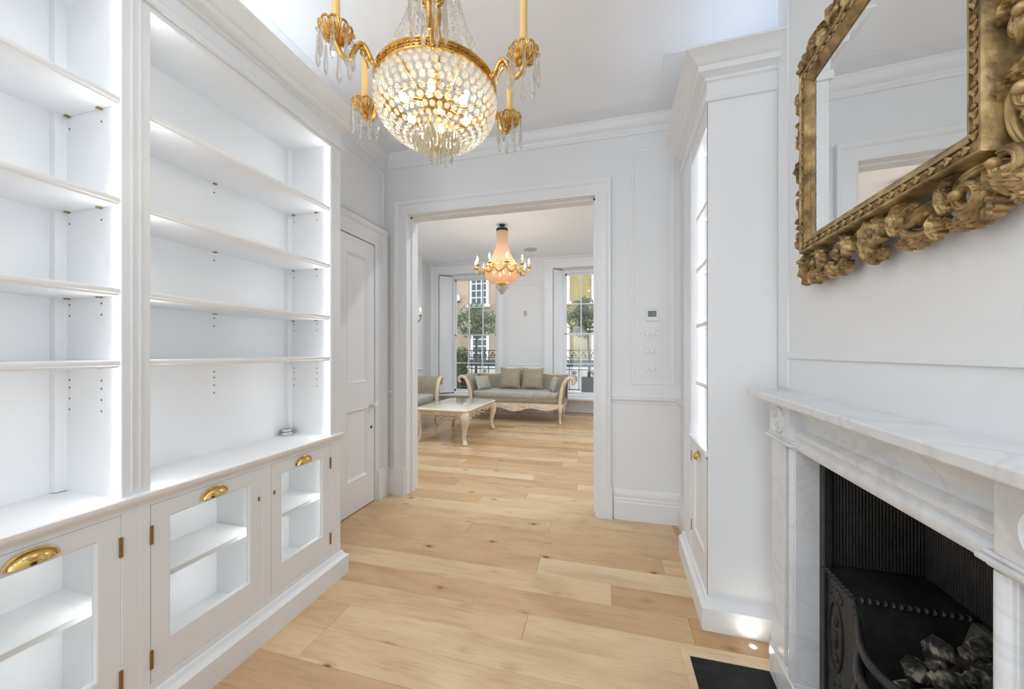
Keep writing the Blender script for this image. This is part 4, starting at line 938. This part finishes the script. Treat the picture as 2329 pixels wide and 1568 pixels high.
def make_sofa(label, loc, rz):
    t = thing('sofa', label, 'sofa', loc, rz)
    HL = 0.86
    MB_ = lambda: MB()
    pts = [(-HL,0.335)] + [(-HL+2*HL*i/40, 0.335) for i in range(1,40)] + [(HL,0.335)]
    lo = [(HL-2*HL*i/40, 0.235+0.026*math.cos(i/40*6*math.pi)+0.018*math.cos(i/40*2*math.pi)) for i in range(41)]
    MB().prism(pts+lo, 0, 0.035, Matrix.Translation((0,-0.345,0)) @ Matrix.Rotation(R(90),4,'X')).build('front_rail', M['cream'], t)
    rc = MB()
    for x in (-0.45,-0.15,0.15,0.45): rc.ell((x,-0.383,0.285), (0.055,0.010,0.016), 8, 6); rc.ell((x+0.05,-0.383,0.275), (0.018,0.010,0.018), 8, 6)
    rc.build('rail_carving', M['cream'], t, 60)
    for s in (-1,1): MB().box(min(s*HL,s*(HL-0.03)),max(s*HL,s*(HL-0.03)),-0.34,0.34,0.25,0.335).build('side_rail', M['cream'], t)
    MB().box(-HL,HL,0.31,0.34,0.25,0.335).build('back_rail', M['cream'], t)
    rbox(2*HL,0.70,0.10,10).xf(Matrix.Translation((0,0,0.325))).build('seat_base', M['fabric'], t, 60)
    rbox(2*HL-0.10,0.64,0.13,7).xf(Matrix.Translation((0,-0.04,0.405))).build('seat_cushion', M['seatfab'], t, 60)
    def crest(x): q = x/0.84; return 0.77+0.125*math.exp(-(q/0.42)**2)+0.03*max(0,abs(q)-0.75)/0.25-0.012*math.cos(q*5)
    N = 44; m = MB()
    def bk(side):
        def f(u, v):
            x = -0.88+1.76*u; z = 0.36+(crest(x)-0.36)*v; lean = 0.16*v
            return Vector((x, 0.235+lean+(-0.055*math.sin(math.pi*min(1,v*0.9+0.1))**0.6 if side else 0.045), z))
        return f
    m.grid(bk(1), N, 12); m.grid(bk(0), N, 12)
    for u in (0,1): m.add([bk(1)(u,j/12) for j in range(13)]+[bk(0)(u,j/12) for j in range(13)], [(j,j+1,14+j,13+j) for j in range(12)])
    m.build('backrest', M['fabric'], t, 50)
    MB().tube([(x, 0.405, crest(x)+0.004) for x in [-0.88+1.76*i/44 for i in range(45)]], 0.020, 8).build('crest_rail', M['cream'], t, 60)
    for s in (-1,1):
        cl = smooth([Vector((s*a,0,z)) for a,z in ((0.80,0.34),(0.815,0.46),(0.835,0.58),(0.870,0.69),(0.925,0.765),(0.985,0.785),(1.030,0.755),(1.035,0.705),(0.995,0.690))], 4)
        n = len(cl); m = MB()
        def arm_pt(i, side):
            d = (cl[min(i+1,n-1)]-cl[max(i-1,0)]).normalized(); nn = Vector((-d.z,0,d.x)); return cl[i]+nn*(0.026*side)
        ring = [arm_pt(i,1) for i in range(n)]+[arm_pt(i,-1) for i in range(n-1,-1,-1)]
        k = len(ring)
        m.add([p+Vector((0,-0.335,0)) for p in ring]+[p+Vector((0,0.33,0)) for p in ring], [(i,(i+1)%k,k+(i+1)%k,k+i) for i in range(k)]+[(i,i+1,k-2-i,k-1-i) for i in range(n-1)]+[(k+i,k+i+1,2*k-2-i,2*k-1-i) for i in range(n-1)])
        arm = m.build('arm', M['fabric'], t, 60)
        MB().tube([Vector((s*0.795,-0.352,0.24)),Vector((s*0.80,-0.352,0.30))]+[p+Vector((0,-0.352,0)) for p in cl], [0.034]*(n-6)+[0.032,0.031,0.030,0.029,0.028,0.026,0.024,0.022], 8, 1.0).build('arm_scroll', M['cream'], arm, 60)
    for sx in (-1,1):
        for sy in (-1,1):
            cabriole(0.30, 0.036, (sx*0.015, sy*0.04)).xf(Matrix.Translation((sx*0.80, -0.335 if sy < 0 else 0.30, 0))).build('leg', M['cream'], t, 60)
    return t
SX, SY = -1.56, 6.50
sofa = make_sofa('cream framed sage sofa standing below the two sash windows', (SX,SY,0), R(1))
sofa2 = copy_tree(sofa); sofa2['label'] = 'sage sofa at the sitting room side wall, cut off by the left jamb'
sofa2.location = (-3.12,4.78,0); sofa2.rotation_euler = (0,0,R(90))
def cushion(label, x, y, z, w, h, t_, rz, rx, mat_, group='cushions on the sofas'):
    o = pillow(w, h, t_).build('cushion', mat_, None, 60); o.location = (x,y,z); o.rotation_euler = (rx,0,rz); tag(o, label, 'cushion', group); return o
cushion('large tan square cushion in the middle of the far sofa, left one of the pair', SX-0.19, SY+0.13, 0.735, 0.42, 0.42, 0.15, R(3), R(-16), M['cushion'])
cushion('large tan square cushion in the middle of the far sofa, right one of the pair', SX+0.24, SY+0.13, 0.735, 0.42, 0.42, 0.15, R(-2), R(-16), M['cushion'])
cushion('small pale cushion leaning on the left arm of the far sofa', SX-0.66, SY-0.10, 0.66, 0.34, 0.28, 0.12, R(62), R(-24), M['seatfab'])
cushion('small pale cushion leaning on the right arm of the far sofa', SX+0.68, SY-0.12, 0.66, 0.34, 0.28, 0.12, R(-72), R(-22), M['seatfab'])
cushion('tan cushion on the cut off sofa by the left jamb', -3.13, 5.10, 0.70, 0.36, 0.34, 0.13, R(98), R(-16), M['cushion'])

# low table
tb = thing('coffee_table', 'low cream carved coffee table with cabriole legs before the sofas', 'table', (-2.115,4.985,0), R(-2))
TW, TD = 0.40, 0.595
def rrect(w, d, r, n=6):
    out = []
    for cx, cy, a0 in ((w-r,d-r,0),(-w+r,d-r,90),(-w+r,-d+r,180),(w-r,-d+r,270)):
        for i in range(n+1): a = R(a0+90*i/n); out.append((cx+r*math.cos(a), cy+r*math.sin(a)))
    return out
m = MB(); rings = [(0.440,-0.012),(0.446,0.0),(0.458,0.004),(0.466,0.0),(0.470,-0.010)]; P_ = [[(x*(1+o/TW), y*(1+o/TD), z) for x,y in rrect(TW,TD,0.09)] for z,o in rings]
k = len(P_[0]); m.add([p for r_ in P_ for p in r_], [(i*k+j,i*k+(j+1)%k,(i+1)*k+(j+1)%k,(i+1)*k+j) for i in range(len(rings)-1) for j in range(k)]+[tuple(range(k-1,-1,-1)), tuple((len(rings)-1)*k+j for j in range(k))])
m.build('table_top', M['tabletop'], tb, 40)
def apron(L_, rot, off):
    m = MB(); n = 48
    top = [(-L_+2*L_*i/n, 0.440) for i in range(n+1)]; low = [(L_-2*L_*i/n, 0.388+0.006*math.cos(i/n*12*math.pi)) for i in range(n+1)]
    m.prism(top+low, -0.012, 0.012, Matrix.Rotation(R(90),4,'X'))
    m.tube([(-L_+2*L_*i/n, 0, 0.362+0.014*math.cos(i/n*12*math.pi)+0.010*math.cos(i/n*2*math.pi)) for i in range(n+1)], 0.008, 6)
    m.xf(Matrix.Rotation(rot,4,'Z') @ Matrix.Translation((0,off,0))); m.build('apron', M['cream'], tb, 40)
apron(TW-0.05, 0, -TD+0.05); apron(TW-0.05, 0, TD-0.05); apron(TD-0.05, R(90), -TW+0.05); apron(TD-0.05, R(90), TW-0.05)
for sx in (-1,1):
    for sy in (-1,1):
        m = cabriole(0.43, 0.056, (sx*0.035, sy*0.035), 10).xf(Matrix.Translation((sx*(TW-0.075), sy*(TD-0.075), 0)))
        m.ell((sx*(TW-0.058), sy*(TD-0.058), 0.375), (0.036,0.036,0.055), 8, 6, Matrix.Rotation(R(45),4,'Z')).build('leg', M['cream'], tb, 60)

# far chandelier
c2 = thing('chandelier', 'smaller amber lit basket chandelier hanging in the sitting room beyond', 'chandelier', (-1.51,5.23,CEIL2))
def z2(z): return z-CEIL2
MB().tube([(0,0,0),(0,0,z2(3.09))], 0.012, 8).lathe([(0.045,0),(0.045,-0.010),(0.02,-0.018),(0.01,-0.02)], 16).build('hanging_rod', M['hole'], c2, 40)
MB().lathe([(0.085,z2(3.050)),(0.088,z2(3.060)),(0.085,z2(3.092)),(0.05,z2(3.096)),(0.0,z2(3.097))], 24).build('top_collar', M['hole'], c2, 40)
def tent(u): return 0.080+0.185*max(0,(u-0.25)/0.75)**1.9
m = MB()
for k in range(52):
    a = 2*math.pi*k/52; pts = []; rr = []
    for j in range(41):
        u = j/40; z = 3.050-u*0.555; r = tent(u); pts.append((r*math.cos(a),r*math.sin(a),z2(z))); rr.append(0.0085 if j % 2 else 0.0045)
    m.tube(pts, rr, 5)
for i in range(16):
    u = i/16; r = 0.27*math.cos(u*1.25)**0.85; z = 2.470-0.20*math.sin(u*1.35)
    n = max(8,int(2*math.pi*r/0.030))
    for k in range(n):
        a = 2*math.pi*(k+0.5*(i%2))/n; m.ell((r*math.cos(a),r*math.sin(a),z2(z)), (0.0145,0.0145,0.0125), 6, 4)
m.build('bead_basket', M['bead'], c2, 60, stuff=True)
MB().lathe([(0.268,z2(2.482)),(0.276,z2(2.484)),(0.276,z2(2.508)),(0.268,z2(2.510)),(0.262,z2(2.496)),(0.268,z2(2.482))], 40).build('ring_band', M['gold'], c2, 50)
MB().lathe([(0,z2(2.205)),(0.012,z2(2.215)),(0.03,z2(2.235)),(0.065,z2(2.252)),(0.07,z2(2.262)),(0.02,z2(2.27))], 20).build('bottom_boss', M['gold'], c2, 50)
m = MB()
for r, z, n in ((0.085,2.235,10),(0.055,2.195,8),(0.025,2.155,6)):
    for k in range(n):
        a = 2*math.pi*k/n; m.lathe([(0,-0.055),(0.013,-0.034),(0.008,-0.008),(0,0.0)], 6, (r*math.cos(a),r*math.sin(a),z2(z))); m.ell((r*math.cos(a),r*math.sin(a),z2(z)+0.010), (0.011,0.011,0.011), 6, 4)
m.build('crystal_drops', M['crystal_lit'], c2, stuff=True)
for k in range(10):
    a = R(8+36*k); ca, sa = math.cos(a), math.sin(a)
    def Q2(r, z): return Vector((r*ca,r*sa,z2(z)))
    arm = MB().tube(smooth([Q2(0.272,2.495),Q2(0.30,2.500),Q2(0.325,2.475),Q2(0.35,2.435),Q2(0.385,2.425),Q2(0.405,2.455),Q2(0.405,2.49)]), 0.008, 8).lathe([(0.012,-0.012),(0.034,0),(0.036,0.006),(0.014,0.010),(0.012,0.055)], 14, Q2(0.405,2.492)).build('arm', M['gold'], c2, 60)
    MB().lathe([(0.009,0.055),(0.0145,0.080),(0.0125,0.100),(0.0045,0.128),(0,0.140)], 12, Q2(0.405,2.492)).build('candle_bulb', M['flame'], arm, 60)
    MB().tube([Vector((0.282*math.cos(a+R(36)*q),0.282*math.sin(a+R(36)*q),z2(2.480-0.085*math.sin(math.pi*q)))) for q in [j/12 for j in range(13)]], [0.006+0.005*math.sin(math.pi*j/12) for j in range(13)], 6).build('festoon', M['gold'], c2, 60)
for i in range(4):
    a = R(30+90*i); MB().ell((0.12*math.cos(a),0.12*math.sin(a),z2(2.42)), (0.02,0.02,0.028), 10, 6).build('inner_bulb', M['bulb_far'], c2, 60)

# candle sconce and ceiling speaker
sc = thing('wall_sconce', 'single candle wall sconce beside the left jamb of the opening', 'sconce', (-3.56,6.22,1.88))
MB().lathe([(0.04,0),(0.035,0.012),(0,0.02)], 16, (0,0,0), Matrix.Rotation(R(90),4,'Y')).build('back_plate', M['hinge'], sc, 50)
MB().tube(smooth([(0.01,0,0),(0.05,0,-0.06),(0.10,0,-0.07),(0.14,0,-0.03),(0.145,0,0.03)]), 0.010, 8).lathe([(0.01,0.03),(0.035,0.045),(0.036,0.052),(0.015,0.055)], 14, (0.145,0,0)).build('bracket', M['hinge'], sc, 60)
MB().lathe([(0.015,0.055),(0.014,0.125),(0,0.126)], 12, (0.145,0,0)).build('candle_tube', M['plastic'], sc, 50)
MB().lathe([(0.007,0.126),(0.013,0.148),(0.011,0.168),(0,0.200)], 12, (0.145,0,0)).build('candle_bulb', M['flame'], sc, 60)
spk = Vector((-1.36,6.62,CEIL2))
tag(MB().lathe([(0,-0.006),(0.125,-0.006),(0.130,0.0)], 28, spk).build('ceiling_speaker', M['fabricgrey'], None, 40), 'flat round grey speaker set into the sitting room ceiling', 'speaker')
tag(MB().box(-0.030,0.030,-0.010,0,-0.055,0.055).build('wall_plate', M['fabricgrey'], None, bevel=0.003), 'small grey plate on the wall panel between the sash windows', 'wall plate').location = (-1.585,7.2,2.02)

# fill lights added to brighten both rooms, in ceiling areas out of view
def added_downlight(x, y, z, label, group, power):
    t = thing('added_downlight', label, 'light', (x,y,z), 0, group)
    MB().lathe([(0.032,0.0),(0.034,-0.004),(0.046,-0.004),(0.048,0.0),(0.032,0.0)], 24).build('trim_ring', M['plastic'], t, 40)
    MB().lathe([(0,-0.001),(0.032,-0.001),(0.032,0)], 20).build('lens', M['spot'], t)
    d = bpy.data.lights.new('added_downlight_lamp', 'AREA'); d.shape = 'DISK'; d.size = 0.06; d.energy = power; d.color = (0.84,0.92,1.0)
    o = bpy.data.objects.new('added_downlight_lamp', d); COL.objects.link(o); o.location = (0,0,-0.006); o.parent = t
for x, y in ((-1.2,-0.6),(0.0,-0.6),(-1.2,-2.0),(0.0,-2.0),(-0.575,0.25)):
    added_downlight(x, y, CEIL, 'added fill light in the near room ceiling, out of view', 'added near room fill lights', 2.5)
for x, y in ((-2.9,3.5),(-1.7,3.5),(-0.5,3.5),(0.7,3.5),(0.75,4.8),(0.75,6.1),(-2.9,4.2)):
    added_downlight(x, y, CEIL2, 'added fill light in the sitting room ceiling, out of view', 'added sitting room fill lights', 5)

# ================================================================== STREET OUTSIDE
struct('balcony_floor', MB().box(-6.5,3.5,7.62,9.6,-0.4,0.22), M['stone'], 'pale stone terrace outside the sash windows', 'terrace')
struct('street', MB().box(-30,25,9.6,24,-0.9,-0.5), M['asphalt'], 'grey street between the terrace and the houses opposite', 'street')
def leaves(m, pts, size, rnd):
    for p in pts:
        d = Vector((rnd.gauss(0,1),rnd.gauss(0,1),rnd.gauss(0,1)+0.3)).normalized(); w = d.orthogonal().normalized(); w = Matrix.Rotation(rnd.uniform(0,6.28),3,d) @ w
        s = size*rnd.uniform(0.7,1.3); a = p; b = p+d*s*0.5+w*s*0.14; c = p+d*s; e_ = p+d*s*0.5-w*s*0.14
        m.add([a,b,c,e_], [(0,1,2,3)])
def tree(label, x, y, z0, zc, rx, rz_, trunk_lean, seed):
    t = thing('olive_tree', label, 'tree', (x,y,z0), 0, 'potted olive trees on the terrace'); rnd = random.Random(seed)
    top = zc-z0-rz_*0.35
    tr = MB().tube(smooth([(0,0,0),(0.01,0,top*0.35),(trunk_lean*0.6,0.01,top*0.7),(trunk_lean,0,top)]), [0.036-0.012*i/15 for i in range(16)], 8)
    for i in range(9):
        a = i*0.7+rnd.uniform(-.2,.2); r = rx*rnd.uniform(0.55,0.85); tr.tube(smooth([(trunk_lean,0,top-0.05-0.03*(i%3)),(trunk_lean+r*0.4*math.cos(a),r*0.4*math.sin(a),top+0.10),(trunk_lean+r*math.cos(a),r*math.sin(a),top+rnd.uniform(0.15,0.55))],4), [0.014-0.0012*j for j in range(9)], 5)
    tr.build('trunk', M['bark'], t, 60)
    pts = []
    while len(pts) < 2300:
        p = Vector((rnd.uniform(-1,1),rnd.uniform(-1,1),rnd.uniform(-1,1))); l_ = p.length
        if l_ > 1 or l_ < 0.35: continue
        q = math.sin(p.x*7+seed)+math.sin(p.y*6+seed*2)+math.sin(p.z*8)
        if q < -0.3: continue
        pts.append(Vector((trunk_lean+p.x*rx, p.y*rx, zc-z0+p.z*rz_)))
    m = MB(); leaves(m, pts, 0.10, rnd); o = bpy.data.objects.new('foliage', m.mesh('foliage', fix=False)); o.data.materials.append(M['leaf']); place(o, t, stuff=True)
    return t
def planter(label, x, y, z0, w, h):
    t = thing('planter', label, 'planter', (x,y,z0), 0, 'square planters on the terrace')
    MB().box(-w/2,w/2,-w/2,w/2,0,h-0.03).build('tub', M['planter'], t, bevel=0.008); MB().box(-w/2-0.012,w/2+0.012,-w/2-0.012,w/2+0.012,h-0.03,h).build('rim', M['planter'], t, bevel=0.004)
    return t
planter('dark square planter outside the right sash window', -0.34, 8.35, 0.22, 0.36, 0.44)
tree('olive standard tree outside the right sash window', -0.36, 8.35, 0.66, 1.98, 0.48, 0.46, -0.03, 3)
planter('dark square planter outside the left sash window', -3.28, 8.9, 0.22, 0.36, 0.44)
tree('olive standard tree outside the left sash window', -3.28, 8.9, 0.66, 2.02, 0.54, 0.46, 0.02, 8)
hd = thing('hedge', 'clipped green hedge left of the potted olive tree', 'hedge', (-4.03,8.98,0.22)); rnd = random.Random(4)
MB().box(-0.45,0.38,-0.20,0.20,0,0.95).build('hedge_core', M['bark'], hd)
pts = []
for i in range(3200):
    p = Vector((rnd.uniform(-0.5,0.45),rnd.uniform(-0.26,0.26),rnd.uniform(0.02,1.08)))
    if abs(p.x+0.02) > 0.38 or abs(p.y) > 0.19 or p.z > 0.92: pts.append(p)
m = MB(); leaves(m, pts, 0.10, rnd); o = bpy.data.objects.new('hedge_foliage', m.mesh('hedge_foliage', fix=False)); o.data.materials.append(M['hedge']); place(o, hd, stuff=True)
# iron railing along the terrace
rl = thing('iron_railing', 'black cast iron railing with heart motifs along the terrace', 'railing', (0,9.45,0.22))
for z in (0.03,0.55,0.86,1.05): MB().box(-6.4,3.4,-0.012,0.012,z-0.010,z+0.010).build('rail', M['railing'], rl)
bal = MB().box(-0.008,0.008,-0.008,0.008,0,1.05).mesh('baluster'); bal.materials.append(M['railing'])
hm = MB()
hp = [(16*math.sin(t)**3/17, (13*math.cos(t)-5*math.cos(2*t)-2*math.cos(3*t)-math.cos(4*t))/17) for t in [2*math.pi*i/24 for i in range(25)]]
hm.tube([(x*0.06,0,z*0.062+0.47) for x,z in hp], 0.010, 6); hm.ell((0,0,0.47), (0.02,0.012,0.03), 6, 4)
heart = hm.mesh('heart_motif', 50); heart.materials.append(M['railing'])
rg = MB()
for dx, dz in ((-0.045,0.0),(0.045,0.0),(0,0.06)): rg.ell((dx,0,0.92+dz), (0.030,0.014,0.030), 10, 6)
trefoil = rg.mesh('trefoil_motif', 50); trefoil.materials.append(M['railing'])
for i in range(40):
    x = -6.3+i*0.245; inst(bal, 'baluster', rl, Matrix.Translation((x,0,0)))
    if i % 2 == 0: inst(heart, 'heart_motif', rl, Matrix.Translation((x+0.12,0,0)))
    inst(trefoil, 'trefoil_motif', rl, Matrix.Translation((x+0.12,0,0)))
# houses opposite
def house(label, x0, x1, y, mat_, wins, zb=0.62):
    t = thing('house', label, 'house', (x0,y,-0.5), 0, 'houses across the street'); W_ = x1-x0
    MB().box(0,W_,0,1.0,zb+0.5,10.0).build('brick_wall', mat_, t)
    MB().box(0,W_,-0.06,1.0,0,zb+0.5).build('stucco_base', M['stucco'], t)
    for (a, b, za, zc) in wins:
        a -= x0; b -= x0; za += 0.5; zc += 0.5
        w = MB().box(a-0.10,b+0.10,-0.05,0.0,za-0.02,zc+0.10).build('window', M['joinery'], t)
        MB().box(a-0.18,b+0.18,-0.14,0.0,za-0.16,za-0.02).build('window_sill', M['joinery'], w)
        n, r = 3, 4
        for i in range(n):
            for j in range(r):
                MB().box(a+(b-a)*i/n+0.025,a+(b-a)*(i+1)/n-0.025,-0.056,-0.05,za+(zc-za)*j/r+0.025,za+(zc-za)*(j+1)/r-0.025).build('pane', M['darkpane'], w)
    return t
house('brown brick house with a white sash window across the street', -11.0, -3.45, 16.0, M['brick1'], [(-6.12,-5.36,3.45,4.75),(-6.05,-5.35,0.85,2.15),(-8.9,-8.1,3.45,4.75),(-8.9,-8.1,0.85,2.15),(-4.6,-3.9,5.9,7.2)])
house('yellow brick house across the street, seen through the right window', -3.42, 5.0, 16.0, M['brick2'], [(-2.45,-1.62,3.45,4.80),(-2.45,-1.62,0.75,2.35),(-0.48,0.34,3.45,4.80),(-0.48,0.34,0.75,2.35),(1.6,2.4,3.45,4.8)])
gl = thing('garden_wall', 'pale low garden wall topped by dark planting before the houses opposite', 'wall', (-11,15.2,-0.5)); MB().box(0,16,0,0.2,0,1.10).build('wall_body', M['stucco'], gl); MB().box(0.0,16.0,0.02,0.40,1.10,1.38).build('dark_planting', M['planter'], gl, bevel=0.05)
lp = thing('house_lamp', 'white lantern on the brown brick house opposite', 'lamp', (-6.75,15.95,3.62)); MB().box(-0.03,0.03,-0.14,0.05,-0.05,0.0).build('lamp_bracket', M['railing'], lp); MB().ell((0,-0.12,0.14), (0.13,0.11,0.16), 10, 6).build('lamp_globe', M['plastic'], lp, 60)
